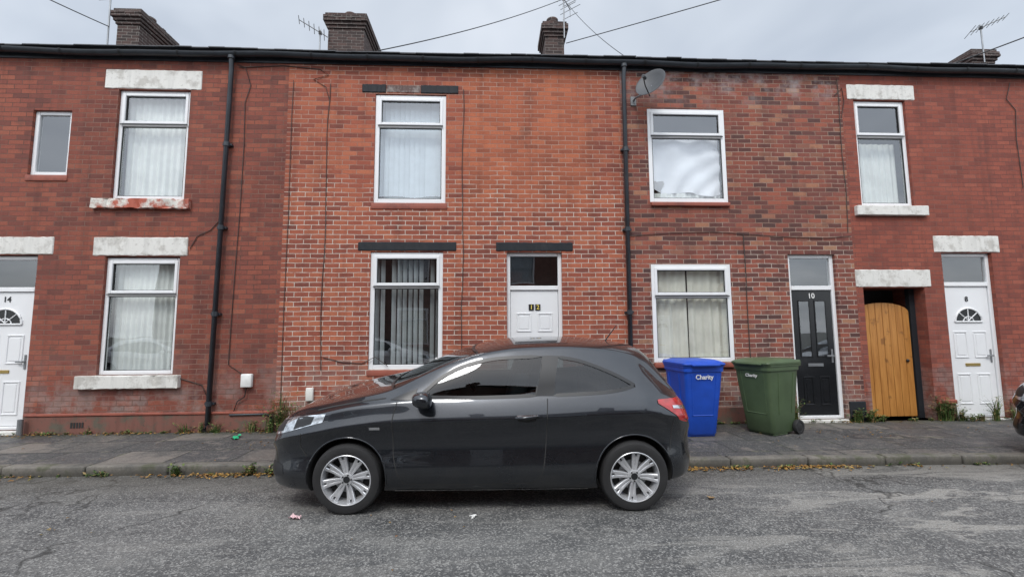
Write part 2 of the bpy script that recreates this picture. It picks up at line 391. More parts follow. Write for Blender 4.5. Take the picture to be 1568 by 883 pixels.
def gutter(x0,x1,parent):
    mb=MB(); yc=-.10; zc=6.085; r=.062; n=10; G=[]
    xs=[x0+(x1-x0)*i/24 for i in range(25)]
    for x in xs:
        dz=.012*math.sin(x*1.3)+.008*math.sin(x*3.1)
        G.append([(x,yc+r*math.cos(math.pi+math.pi*k/n),zc+dz+r*math.sin(math.pi+math.pi*k/n)) for k in range(n+1)])
    mb.grid(G,M_pipe)
    for x in [x0+.4+i*.9 for i in range(int((x1-x0)/.9))]:
        dz=.012*math.sin(x*1.3)+.008*math.sin(x*3.1)
        G=[[(xx,yc+(r+.008)*math.cos(math.pi+math.pi*k/n),zc+dz+.004+(r+.008)*math.sin(math.pi+math.pi*k/n)) for k in range(n+1)] for xx in (x-.015,x+.015)]
        mb.grid(G,M_black)
    mb.box(x0,x1,-.022,-.002,5.99,6.125,M_pipe)
    mb.obj('gutter',parent)
    q=MB(); th=math.radians(30); yr=4.1; rnd=random.Random(int(x0*10)); 
    zr=6.17+(yr+.12)*math.tan(th)
    x=x0; w=.26
    while x<x1-.001:
        xe=min(x+w,x1); dz=rnd.uniform(-.008,.008)+.014*math.sin(x*.9)
        q.box(x+.002,xe-.002,-.13,.12,6.15+dz,6.165+dz,M_slate)
        x=xe
    q.poly([(x0,-.1,6.17),(x1,-.1,6.17),(x1,yr,zr),(x0,yr,zr)],M_slate)
    q.poly([(x0,yr,zr),(x1,yr,zr),(x1,8.3,6.17),(x0,8.3,6.17)],M_slate)
    q.tube([(x0,yr,zr+.02),(x1,yr,zr+.02)],.09,M_redsill,8)
    q.obj('roof',parent)
    b=MB()
    b.poly([(x0,8.2,0),(x1,8.2,0),(x1,8.2,6.2),(x0,8.2,6.2)],M_plinth)
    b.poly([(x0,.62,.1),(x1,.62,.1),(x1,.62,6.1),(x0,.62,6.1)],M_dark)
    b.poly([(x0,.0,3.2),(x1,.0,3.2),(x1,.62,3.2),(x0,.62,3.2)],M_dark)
    b.obj('back_wall',parent)
def gable(x,parent):
    b=MB(); zr=6.17+4.22*math.tan(math.radians(30))
    b.poly([(x,0,0),(x,8.2,0),(x,8.2,6.15),(x,4.1,zr),(x,0,6.15)],M_b14); b.obj('gable_wall',parent)
def chimney(x0,x1,y0,y1,zt,parent,pots=1,tall=0):
    mb=MB(); zb=7.2
    mb.box(x0+.03,x1-.03,y0+.03,y1-.03,zb,zt-.42,M_bch,.006)
    rnd=random.Random(int(x0*7)); z=zt-.42
    for k,(h,o) in enumerate(((.075,.0),(.075,-.035),(.075,-.07),(.075,-.07),(.08,-.035))):
        mb.box(x0+o,x1-o,y0+o,y1-o,z+.0015,z+h-.0015,M_bch,.006)
        if k in(2,3):
            x=x0+o
            while x<x1-o-.05:
                xe=min(x+rnd.uniform(.1,.22),x1-o); mb.box(x+.004,xe-.004,y0+o-rnd.uniform(.004,.02),y0+o+.05,z+.004,z+h-.004,M_bch,.006); x=xe
        z+=h
    for i in range(pots):
        cx=x0+(x1-x0)*.5; cy=y0+(y1-y0)*(i+.6)/(pots+.2)
        T=Matrix.Translation((cx,cy,z))@Matrix.Scale(1+tall,4,(0,0,1))
        mb.lathe([(.16,0),(.15,.05),(.14,.16),(.155,.18),(.155,.22),(.11,.22),(.11,.05)],M_bch,16,'z',T)
    for _ in range(10):
        a=rnd.uniform(x0,x1-.12); b=rnd.uniform(y0,y1-.12); mb.box(a,a+rnd.uniform(.08,.18),b,b+rnd.uniform(.08,.16),z-.01,z+rnd.uniform(.015,.05),M_bch,.01)
    mb.obj('chimney',parent)
def downpipe(x,parent,ztop,zbot,shoe=True,mat=None,r=.036,lean=0.,y=-.07):
    mat=mat or M_pipe; mb=MB()
    mb.tube([(x+lean,y-.03,ztop),(x+lean,y-.03,ztop-.08),(x+lean*.9,y,ztop-.2),(x,y,zbot+.1),(x,y-.07 if shoe else y,zbot)],r,mat,12)
    z=zbot+.35
    while z<ztop-.3:
        f=(z-zbot)/(ztop-zbot)
        mb.tube([(x+lean*f,y,z),(x+lean*f,y,z+.07)],r+.01,mat,12)
        mb.box(x-.07+lean*f,x+.07+lean*f,y+.01,0.004,z+.02,z+.05,mat)
        z+=1.35
    mb.tube([(x+lean,y-.03,ztop-.05),(x+lean,y-.03,ztop+.0)],r+.018,mat,12)
    mb.obj('downpipe',parent)

# ---- house 14 (left)
h14=empty('brick_house',(-6,0,0))
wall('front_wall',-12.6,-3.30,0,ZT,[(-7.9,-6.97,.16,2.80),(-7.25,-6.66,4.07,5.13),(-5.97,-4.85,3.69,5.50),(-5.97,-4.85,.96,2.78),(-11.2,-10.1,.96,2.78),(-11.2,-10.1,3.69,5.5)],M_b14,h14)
gutter(-12.6,-3.30,h14); gable(-12.6,h14)
window(-7.25,-6.66,4.07,5.13,None,h14)
for a,b in ((-5.97,-4.85),(-11.2,-10.1)):
    window(a,b,3.69,5.50,4.93,h14); window(a,b,.96,2.76,2.19,h14)
    rough_slab(a-.22,b+.17,5.51,5.83,M_stone,h14,'lintel',.012,seed=2); rough_slab(a-.19,b+.11,2.79,3.08,M_stone,h14,'lintel',.012,seed=3)
    rough_slab(a-.25,b+.12,3.53,3.685,M_sill,h14,'sill',.07,seed=4,chip=.35); rough_slab(a-.25,b+.13,.76,.955,M_stone,h14,'sill',.08,seed=5,chip=.1)
    curtain(a+.04,b-.04,3.74,5.44,h14,M_curt,seed=1,hem=.01); curtain(a+.04,b-.04,1.0,2.72,h14,M_curt,seed=2,amp=.014,k=75)
slab(-7.27,-6.64,3.97,4.068,M_redsill,h14,'sill',.015)
rough_slab(-8.12,-6.75,2.81,3.08,M_stone,h14,'lintel',.012,seed=9)
door(-7.9,-6.97,.16,2.79,2.27,h14,'fan','14')
chimney(-9.05,-8.47,3.5,4.8,9.47,h14,1)
p=MB(); p.box(-6.93,-3.31,-.03,.0,.06,.36,M_plinth,.01); p.box(-12.6,-7.95,-.03,.0,.06,.36,M_plinth,.01)
p.box(-6.93,-3.31,-.045,.0,.362,.40,M_redsill,.008); p.obj('plinth',h14)
downpipe(-4.25,h14,6.04,.14,lean=.07)
p=MB()
for k in range(5): p.box(-6.25+k*.04,-6.225+k*.04,-.036,-.025,.19,.27,M_dark)
p.obj('air_brick',h14)
p=MB(); p.lathe([(0,-.09),(.05,-.08),(.06,-.03),(.06,0)],M_pipe,20,'y',Matrix.Translation((-7.98,0,3.5))); p.obj('wall_vent',h14)

# ---- house 12
h12=empty('brick_house.001',(-.5,0,0))
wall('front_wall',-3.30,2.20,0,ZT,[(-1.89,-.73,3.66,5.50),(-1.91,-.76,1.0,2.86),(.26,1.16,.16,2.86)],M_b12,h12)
gutter(-3.30,2.20,h12)
window(-1.89,-.73,3.66,5.49,4.96,h12,rec=.02,fw=.072); window(-1.91,-.76,1.0,2.85,2.30,h12,rec=.02,fw=.072)
slab(-1.92,-.70,3.555,3.655,M_redsill,h12,'sill',.012); slab(-1.93,-.73,.90,.995,M_redsill,h12,'sill',.012)
rough_slab(-2.11,-1.72,5.52,5.66,M_lint,h12,'lintel',.014,seed=11); rough_slab(-1.15,-.53,5.52,5.66,M_lint,h12,'lintel',.014,seed=12)
rough_slab(-1.715,-1.155,5.525,5.655,M_lint2,h12,'lintel_centre',.008,seed=15)
rough_slab(-2.11,-.55,2.875,3.015,M_lint,h12,'lintel',.014,seed=13); rough_slab(.09,1.34,2.875,3.015,M_lint,h12,'lintel',.014,seed=14)
blinds(-1.85,-.77,3.7,5.45,h12,M_blindb,ang=12,seed=2,w=.088); blinds(-1.87,-.80,1.04,2.82,h12,M_blind,ang=48,seed=3,w=.085,pitch=.088,miss=.12)
door(.26,1.16,.16,2.86,2.28,h12,'panel','12')
chimney(-4.03,-3.09,3.5,4.85,9.50,h12,2)
p=MB(); p.box(-3.29,.22,-.03,0,.06,.34,M_plinth,.01); p.box(1.2,2.19,-.03,0,.06,.34,M_plinth,.01); p.obj('plinth',h12)
downpipe(2.22,h12,6.04,.14,lean=.03)

# ---- house 10
h10=empty('brick_house.002',(4.1,0,0))
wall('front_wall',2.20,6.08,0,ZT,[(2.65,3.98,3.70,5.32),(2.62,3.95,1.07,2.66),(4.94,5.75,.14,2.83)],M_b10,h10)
gutter(2.20,6.08,h10)
window(2.65,3.98,3.70,5.32,4.84,h10,rec=.0,fw=.07); window(2.62,3.95,1.07,2.66,2.135,h10,rec=.0,fw=.07)
slab(2.66,3.99,3.63,3.695,M_redsill,h10,'sill',.05); slab(2.62,3.97,.985,1.065,M_redsill,h10,'sill',.05)
door(4.94,5.75,.14,2.83,2.27,h10,'black','10',rec=.05)
mb=MB(); G=[]
for j in range(16):
    v=j/15; row=[]
    for i in range(41):
        u=i/40; x=2.70+1.22*u
        sag=.10*math.sin(u*math.pi)*(1-v)+.05*math.sin(u*9)*(1-v)
        row.append((x,.13+.02*math.sin(6*u+9*v*u)+.02*math.sin(25*u*(1-v)+3),3.90+ (4.90-3.90)*v - sag*.8*(1-v) + (1-u)*.10*(1-v)))
    G.append(row)
mb.grid(G,M_sheet); mb.obj('hung_sheet',h10)
curtain(2.70,3.92,3.74,3.90,h10,M_curt,y=.15,seed=8)
curtain(2.67,3.24,1.1,2.6,h10,M_curtc,seed=5,k=45,amp=.02,y=.13); curtain(3.27,3.92,1.1,2.6,h10,M_curtc,seed=6,k=45,amp=.02,y=.13)
p=MB(); p.box(2.21,4.90,-.03,0,.06,.36,M_plinth,.01); p.box(5.80,6.07,-.035,0,.06,.42,M_lint,.01); p.obj('plinth',h10)
chimney(1.36,1.90,3.5,4.3,9.42,h10,1,.5)

# ---- house 8 with ginnel
h8=empty('brick_house.003',(8.5,0,0))
wall('front_wall',6.08,13.9,0,ZT,[(6.30,7.23,3.66,5.55),(6.20,7.27,.10,2.27,.9),(7.62,8.52,.12,2.86),(9.9,11.0,1.0,2.8),(9.9,11.0,3.66,5.55)],M_b8,h8)
gutter(6.08,13.9,h8); gable(13.9,h8)
window(6.30,7.23,3.66,5.54,4.91,h8); window(9.9,11,1.0,2.8,2.2,h8); window(9.9,11,3.66,5.54,4.91,h8)
for a,b in((9.9,11),): curtain(a+.05,b-.05,1.05,2.75,h8,M_curt,seed=11); curtain(a+.05,b-.05,3.7,5.5,h8,M_curt,seed=12)
curtain(6.34,7.19,3.70,4.85,h8,M_curt,seed=13,y=.24)
rough_slab(6.19,7.41,5.555,5.82,M_stone,h8,'lintel',.012,seed=21); rough_slab(6.16,7.42,3.49,3.655,M_stone,h8,'sill',.07,seed=22)
rough_slab(7.50,8.67,2.87,3.15,M_stone,h8,'lintel',.012,seed=23); rough_slab(6.08,7.39,2.28,2.57,M_stone,h8,'lintel',.012,seed=24)
rough_slab(9.7,11.2,2.82,3.1,M_stone,h8,'lintel',.012,seed=25); rough_slab(9.7,11.2,.82,.99,M_stone,h8,'sill',.07,seed=26); rough_slab(9.7,11.2,5.56,5.83,M_stone,h8,'lintel',.012,seed=27); rough_slab(9.7,11.2,3.49,3.65,M_stone,h8,'sill',.07,seed=28)
door(7.62,8.52,.12,2.86,2.33,h8,'fan','8')
p=MB(); p.box(7.28,7.60,-.04,0,.06,.36,M_plinth,.01); p.box(7.28,7.60,-.06,0,.362,.43,M_redsill,.01)
p.box(8.55,13.9,-.04,0,.06,.36,M_plinth,.01); p.box(8.55,13.9,-.06,0,.362,.43,M_redsill,.01); p.obj('plinth',h8)
chimney(12.66,13.30,3.5,4.2,8.95,h8,0)
gt=MB(); n=8; gx0,gx1=6.21,7.16; w=(gx1-gx0)/n
for i in range(n):
    a=gx0+i*w+.004; b=gx0+(i+1)*w-.004
    def zt_(x):
        u=(x-(gx0+gx1)/2)/((gx1-gx0)/2); return 1.86+.17*math.sqrt(max(0,1-u*u))
    q=6; top=[(a+(b-a)*k/q,zt_(a+(b-a)*k/q)) for k in range(q+1)]
    front=[(a,.22,.13),(b,.22,.13)]+[(x,.22,z) for x,z in top[::-1]]
    back=[(x,.25,z) for x,_,z in front]
    gt.poly(front,M_wood); gt.poly(back[::-1],M_wood)
    m=len(front)
    for k in range(m): gt.poly([front[k],back[k],back[(k+1)%m],front[(k+1)%m]],M_wood)
gt.box(7.175,7.268,.20,.28,.1,2.262,M_lint); 
gt.lathe([(0,-.03),(.02,-.028),(.028,-.01),(.02,0)],M_black,16,'y',Matrix.Translation((7.06,.22,1.05)))
gt.obj('wooden_gate',h8)
p=MB(); p.poly([(6.2,.9,.1),(7.27,.9,.1),(7.27,.9,2.3),(6.2,.9,2.3)],M_dark); p.obj('ginnel_back',h8)

def cable(parent,pts,r=.006,name='wall_cable',mat=None):
    mb=MB(); mb.tube([(x,-.012 if len(q)==0 else q[0],z) for x,z,*q in pts],r,mat or M_cable,6); mb.obj(name,parent)
def wob(x,z0,z1,seed,amp=.012,n=16):
    r=random.Random(seed); return [(x+r.uniform(-amp,amp)*.6+amp*math.sin(i*.7+seed),z0+(z1-z0)*i/n) for i in range(n+1)]
cable(h12,wob(-.45,5.6,1.2,1)); cable(h12,wob(-2.64,5.65,1.0,2)); cable(h12,wob(-3.22,5.7,.5,3,.006),.005)
cable(h14,[(-4.12,5.95),(-4.0,5.9),(-3.9,5.6),(-3.98,5.3),(-3.96,4.6),(-3.97,3.5),(-4.0,2.4),(-4.02,1.1),(-3.8,.95)],.006)
cable(h14,[(-4.1,5.9),(-3.4,5.95),(-2.8,5.9),(-2.66,5.8),(-2.9,5.72),(-2.7,5.6),(-2.64,5.4)],.006)
cable(h10,[(2.3,3.13),(3.0,3.18),(3.7,3.2),(4.2,3.17),(4.9,3.12),(5.6,3.1),(6.05,3.14)],.005)
cable(h10,wob(4.2,3.16,.5,5,.004),.008); cable(h10,wob(6.02,5.9,3.2,6,.01),.006)
cable(h8,[(5.95,5.6),(6.1,5.75),(6.12,5.5),(6.05,5.2)],.006)
cable(h14,[(-4.7,2.9),(-4.6,3.1),(-4.4,3.2),(-4.28,3.35)],.006)
cable(h14,[(-4.72,.9),(-4.4,.8),(-4.3,.6),(-4.28,.2)],.007)
cable(h12,[(-2.6,1.2),(-2.3,1.12),(-2.0,1.1),(-1.8,1.2),(-1.6,1.05)],.006)
cable(h8,[(9.2,5.9),(9.1,5.6),(9.25,5.4),(9.2,4.9),(9.22,4.0)],.006)
p=MB(); p.box(-3.80,-3.64,-.07,0,.76,.96,M_white,.012,seg=2); p.tube([(-3.72,-.04,.76),(-3.74,-.04,.62),(-3.85,-.03,.55),(-3.9,-.02,.4)],.008,M_black,6); p.obj('junction_box',h14)
p=MB(); p.box(-2.83,-2.72,-.05,0,.54,.74,M_stone,.01,seg=2); p.obj('meter_vent',h12)
p=MB(); p.tube([(-3.95,-.04,.35),(-3.4,-.04,.36),(-3.33,-.04,.30),(-3.33,-.04,.12)],.016,M_pipe,8); p.obj('waste_pipe',h14)
p=MB(); p.tube([(-6.9,-.1,.1),(-6.9,-.1,.34)],.035,M_metal,10); p.obj('pipe_stub',h14)

# satellite dish
sd=empty('satellite_dish',(2.5,-.35,5.5))
mb=MB(); T=Matrix.Translation((2.62,-.36,5.53))@Matrix.Rotation(math.radians(-42),4,'Z')@Matrix.Rotation(math.radians(-25),4,'X')
G=[]
for r,h in [(0.001,.0),(.07,-.004),(.14,-.018),(.21,-.042),(.275,-.074),(.282,-.074),(.275,-.066),(.21,-.034),(.14,-.01),(.001,.008)]:
    G.append([T@Vector((r*.88*math.cos(2*math.pi*k/36),h,r*math.sin(2*math.pi*k/36))) for k in range(36)])
mb.grid(G,M_dish,True,True)
q=T@Vector((0,-.32,-.14)); mb.tube([T@Vector((0,0,-.25)),T@Vector((0,-.2,-.23)),q],.009,M_black,6)
mb.tube([q,q+(T@Vector((0,.08,.03))-T@Vector((0,0,0)))],.027,M_dish,10)
mb.tube([T@Vector((0,.01,0)),(2.50,-.2,5.46),(2.42,-.12,5.44),(2.42,-.01,5.44)],.016,M_metal,8)
mb.box(2.37,2.47,-.02,-.001,5.36,5.52,M_metal,.004)
mb.obj('dish',sd)

# ------------------------------------------------------------------ aerials + cables
def aerial(name,base,h,dirv,boom,tilt=0,n=9):
    e=empty(name,base); mb=MB(); b=Vector(base)
    mb.tube([b,b+Vector((0,0,h))],.018,M_metal,8)
    d=Vector(dirv).normalized(); top=b+Vector((0,0,h-.08)); s=d.cross(Vector((0,0,1))).normalized()
    d=(d+Vector((0,0,tilt))).normalized()
    a=top-d*boom*.3; c=top+d*boom*.7; mb.tube([a,c],.012,M_metal,6)
    for i in range(n):
        q=a+(c-a)*i/(n-1); L=.24-.012*i if i else .3
        mb.tube([q-s*L,q+s*L],.008,M_metal,5)
    if n>8:
        v=Vector((0,0,1))
        for k in(-1,1): mb.tube([a+v*.18*k-s*.22,a+v*.18*k+s*.22],.008,M_metal,5); 
        mb.tube([a-v*.2,a+v*.2],.008,M_metal,5)
    mb.box(top.x-.03,top.x+.03,top.y-.03,top.y+.03,top.z-.05,top.z+.03,M_black)
    mb.obj('aerial_parts',e); return e
aerial('tv_aerial',(-4.15,3.42,8.25),.72,(-.9,-.3,0),.75,.45,7)
aerial('tv_aerial.001',(1.86,3.42,8.9),1.15,(-.45,-.5,0),1.1,.45,11)
aerial('tv_aerial.002',(12.9,3.42,8.5),1.05,(.8,-.4,0),.75,.3,8)
e=empty('tv_aerial.003',(-9.12,3.42,8.6)); mb=MB(); mb.tube([(-9.12,3.42,8.3),(-9.14,3.42,10.6)],.018,M_metal,8); mb.tube([(-9.3,3.3,9.5),(-9.12,3.42,9.62)],.01,M_metal,6); mb.obj('mast',e)
def span(name,a,b,sag,r=.011):
    a=Vector(a);b=Vector(b); pts=[]
    for i in range(25):
        t=i/24; q=a.lerp(b,t); q.z-=sag*4*t*(1-t); pts.append(q)
    e=empty(name,tuple(a)); mb=MB(); mb.tube(pts,r,M_black,6); mb.obj('cable',e)
span('overhead_cable',(-1.85,-.08,6.2),(1.86,3.42,9.95),.10,.009)
span('overhead_cable.001',(1.9,3.4,8.75),(22,-9.8,7.9),.25,.010)
span('overhead_cable.002',(-9.1,3.4,8.9),(-14,-3,10.3),.3)
span('overhead_cable.003',(8.2,.0,6.25),(15,-2.5,8.8),.15)
span('overhead_cable.004',(1.88,3.4,9.9),(2.25,-.1,6.2),.1,.006)

# ------------------------------------------------------------------ ground, road, pavement
def asphalt():
    t=NT('asphalt'); P=t.pos()
    big=t.noise(P,.45,3,.65); mid=t.noise(P,2.2,4,.7); fine=t.noise(P,70,2,.7)
    c=t.mix(t.rng(big,.38,.64),(.068,.069,.070),(.130,.129,.126))
    c=t.mix(t.rng(mid,.46,.66,0,.6),c,(.180,.178,.170))
    m2=t.n('ShaderNodeMapping',{'Vector':P,'Scale':(.5,2.2,1.)}).outputs[0]
    pat=t.noise(m2,1.3,5,.75,dist=.8)
    sx=t.n('ShaderNodeSeparateXYZ',{0:P})
    right=t.rng(sx.outputs[0],.6,3.8,.25,1.)
    c=t.mix(t.math('MULTIPLY',t.rng(pat,.52,.58),right),c,(.27,.26,.24))
    c=t.mix(t.rng(pat,.43,.37,0,.6),c,(.036,.037,.039))
    vo=t.n('ShaderNodeTexVoronoi',{'Vector':P,'Scale':80.}).outputs
    sep=t.n('ShaderNodeSeparateColor',{0:vo['Color']}).outputs[0]
    c=t.mix(t.rng(sep,.58,1.,0,.85),c,(.33,.325,.31))
    c=t.mix(t.rng(fine,.5,.75,0,.75),c,(.022,.022,.022))
    wv=t.noise(P,2.4,2,.7,out=1)
    dv=t.n('ShaderNodeVectorMath',{0:P,1:t.n('ShaderNodeVectorMath',{0:wv,3:.55},operation='SCALE').outputs[0]},operation='ADD').outputs[0]
    cr=t.n('ShaderNodeTexVoronoi',{'Vector':dv,'Scale':.42},feature='DISTANCE_TO_EDGE').outputs[0]
    crm=t.math('MULTIPLY',t.rng(cr,.0,.009,1.,0.),t.rng(big,.44,.52))
    c=t.mix(t.math('MULTIPLY',crm,.85),c,(.018,.018,.017))
    d=t.rng(t.math('ADD',sx.outputs[1],t.math('MULTIPLY',mid,.5)),-2.5,-1.75)
    c=t.mix(t.math('MULTIPLY',d,.6),c,(.055,.048,.036))
    h=t.math('ADD',vo['Distance'],t.math('MULTIPLY',fine,.8))
    return t.pbr(c,t.rng(mid,.3,.7,.6,.9),0.,t.bump(h,.7,.007))
def paving():
    t=NT('pavement_flags'); P=t.pos()
    wv=t.noise(P,3,1,.6,out=1)
    dv=t.n('ShaderNodeVectorMath',{0:P,1:t.n('ShaderNodeVectorMath',{0:wv,3:.04},operation='SCALE').outputs[0]},operation='ADD').outputs[0]
    br=t.n('ShaderNodeTexBrick',{'Vector':dv,'Color1':(0,0,0),'Color2':(1,1,1),'Mortar':(.5,.5,.5),'Scale':1.,'Mortar Size':.013,'Mortar Smooth':.4,'Brick Width':.75,'Row Height':.56},offset=.37)
    tint=t.n('ShaderNodeSeparateColor',{0:br.outputs[0]}).outputs[0]
    c=t.ramp(tint,[(0,(.038,.038,.04)),(.3,(.075,.074,.074)),(.65,(.055,.056,.060)),(.85,(.12,.11,.10)),(1,(.19,.17,.15))])
    n=t.noise(P,1.2,4,.7); c=t.mix(t.rng(n,.46,.56,0,.75),c,(.052,.052,.053))
    f=t.noise(P,60,2,.7); c=t.mix(t.rng(f,.45,.75,0,.6),c,(.025,.025,.024))
    s=t.n('ShaderNodeTexVoronoi',{'Vector':P,'Scale':80.}).outputs
    c=t.mix(t.rng(t.n('ShaderNodeSeparateColor',{0:s['Color']}).outputs[0],.7,1,0,.6),c,(.22,.21,.19))
    ms=t.noise(P,6,4,.7)
    c=t.mix(t.rng(ms,.55,.64,0,.6),c,(.19,.165,.145))
    j=t.math('MULTIPLY',br.outputs[1],t.rng(n,.3,.55,1.,.5))
    c=t.mix(j,c,t.mix(t.rng(ms,.5,.62),(.016,.015,.014),(.05,.075,.02)))
    sy=t.n('ShaderNodeSeparateXYZ',{0:P}).outputs[1]
    ed=t.math('MULTIPLY',t.rng(sy,-.4,-.02),t.rng(ms,.4,.58))
    c=t.mix(t.math('MULTIPLY',ed,.8),c,(.045,.05,.022))
    h=t.math('ADD',t.math('MULTIPLY',f,.5),t.math('MULTIPLY',br.outputs[1],-1.5))
    return t.pbr(c,t.rng(n,.35,.6,.5,.85),0.,t.bump(h,.6,.008))
def kerbm():
    t=NT('kerb_stone'); P=t.pos(); n=t.noise(P,2.5,4,.7); f=t.noise(P,45,3,.7)
    c=t.mix(t.rng(n,.35,.65),(.10,.095,.085),(.21,.19,.165)); c=t.mix(t.rng(f,.5,.75,0,.6),c,(.05,.05,.04))
    c=t.mix(t.rng(t.noise(P,5,3,.7),.5,.62,0,.7),c,(.055,.062,.03))
    sz=t.n('ShaderNodeSeparateXYZ',{0:P}).outputs[2]
    c=t.mix(t.rng(sz,.085,.03,0,.6),c,(.045,.042,.035))
    return t.pbr(c,.85,0.,t.bump(f,.4,.005))
M_road=asphalt(); M_pave=paving(); M_kerb=kerbm()
M_pave2=simple('pavement_far',(.085,.084,.082),.85,var=.3,scale=3)
def yk(x): return -1.93-.025*x
mb=MB(); mb.poly([(-400,-400,-.008),(400,-400,-.008),(400,400,-.008),(-400,400,-.008)],simple('ground_soil',(.10,.10,.085),.95,var=.3,scale=.2)); mb.obj('ground')
mb=MB(); mb.poly([(-60,-12.3,0),(60,-12.3,0),(60,.2,0),(-60,.2,0)],M_road); mb.obj('road')
mb=MB()
mb.poly([(-30,yk(-30)+.12,.1),(30,yk(30)+.12,.1),(30,.95,.1),(-30,.95,.1)],M_pave)
mb.poly([(-60,yk(-30)+.12,.1),(-30,yk(-30)+.12,.1),(-30,.95,.1),(-60,.95,.1)],M_pave2); mb.poly([(30,yk(30)+.12,.1),(60,yk(30)+.12,.1),(60,.95,.1),(30,.95,.1)],M_pave2)
mb.obj('pavement')
mb=MB(); x=-30; rnd=random.Random(5)
while x<30:
    L=.91; T=Matrix.Translation((x,yk(x),0))@Matrix.Rotation(math.atan(-.025),4,'Z')@Matrix.Rotation(rnd.uniform(-.005,.005),4,'Y')
    mb.box(.006,L-.007,rnd.uniform(-.010,.010),.135,-.06,.105+rnd.uniform(-.004,.004),M_kerb,.018,T,2); x+=L
mb.obj('kerb')
mb=MB(); mb.poly([(-60,-12.2,.1),(60,-12.2,.1),(60,-10.4,.1),(-60,-10.4,.1)],M_pave2); mb.obj('pavement.001')
mb=MB(); mb.box(-60,60,-10.4,-10.26,-.05,.105,M_pave2,.012); mb.obj('kerb.001')

# ------------------------------------------------------------------ opposite terrace
for h in (h14,h12,h10,h8):
    e=bpy.data.objects.new('brick_house',None); COL.objects.link(e)
    e.rotation_euler=(0,0,math.pi); e.location=(-h.location.x,-12.2,0)
    for c in list(h.children):
        q=bpy.data.objects.new(c.name.split('.')[0],c.data); COL.objects.link(q); q.parent=e; q.matrix_parent_inverse=Matrix.Translation(-h.location)
        for i,ms in enumerate(q.material_slots):
            if c.data.materials[i].name.startswith('brick_'): ms.link='OBJECT'; ms.material=M_bopp

# ------------------------------------------------------------------ CAR
def interp(tab,x):
    xs=[a for a,_ in tab]; ys=[b for _,b in tab]; n=len(xs)
    if x<=xs[0]: return ys[0]
    if x>=xs[-1]: return ys[-1]
    i=max(k for k in range(n-1) if xs[k]<=x)
    d=[(ys[k+1]-ys[k])/(xs[k+1]-xs[k]) for k in range(n-1)]
    def m(k):
        if k==0: return d[0]
        if k==n-1: return d[-1]
        if d[k-1]*d[k]<=0: return 0
        w1=2*(xs[k+1]-xs[k])+(xs[k]-xs[k-1]); w2=(xs[k+1]-xs[k])+2*(xs[k]-xs[k-1])
        return (w1+w2)/(w1/d[k-1]+w2/d[k])
    h=xs[i+1]-xs[i]; t=(x-xs[i])/h
    return (2*t**3-3*t*t+1)*ys[i]+(t**3-2*t*t+t)*h*m(i)+(-2*t**3+3*t*t)*ys[i+1]+(t**3-t*t)*h*m(i+1)
X0=[-.78,-.765,-.73,-.66,-.5,-.25,0,.3,.42,.6,.8,1.0,1.15,1.3,1.5,1.9,2.3,2.6,2.72,2.82,2.96,3.03,3.08,3.11]
XA,XB=X0[0],X0[-1]
T={}
T['wm']=list(zip(X0,[.44,.54,.63,.715,.80,.85,.865,.87,.87,.87,.872,.872,.872,.872,.872,.872,.872,.862,.845,.82,.76,.70,.63,.50]))
T['ztop']=list(zip(X0,[.51,.60,.70,.785,.865,.93,.985,1.07,1.128,1.207,1.29,1.355,1.395,1.425,1.45,1.46,1.44,1.395,1.365,1.285,1.08,.975,.86,.66]))
T['zb']=list(zip(X0,[.36,.29,.235,.20,.185,.18,.18,.18,.18,.18,.18,.18,.18,.18,.18,.18,.185,.20,.21,.22,.235,.245,.28,.40]))
T['zbe']=list(zip(X0,[.49,.57,.645,.72,.795,.855,.91,.948,.957,.965,.97,.975,.978,.98,.985,1.0,1.02,1.025,1.01,.985,.935,.89,.80,.63]))
T['wbe']=list(zip(X0,[.38,.47,.565,.65,.745,.79,.805,.805,.805,.80,.795,.792,.79,.79,.79,.79,.785,.765,.745,.72,.65,.59,.53,.40]))
T['wre']=list(zip(X0,[.24,.34,.43,.52,.60,.65,.68,.70,.70,.68,.655,.63,.615,.60,.59,.58,.56,.535,.51,.52,.53,.49,.42,.33]))
T['zre']=list(zip(X0,[.505,.59,.69,.77,.848,.91,.965,1.015,1.052,1.135,1.225,1.295,1.335,1.36,1.38,1.39,1.36,1.285,1.20,1.10,.99,.93,.84,.65]))
def P_(k,x): return interp(T[k],x)
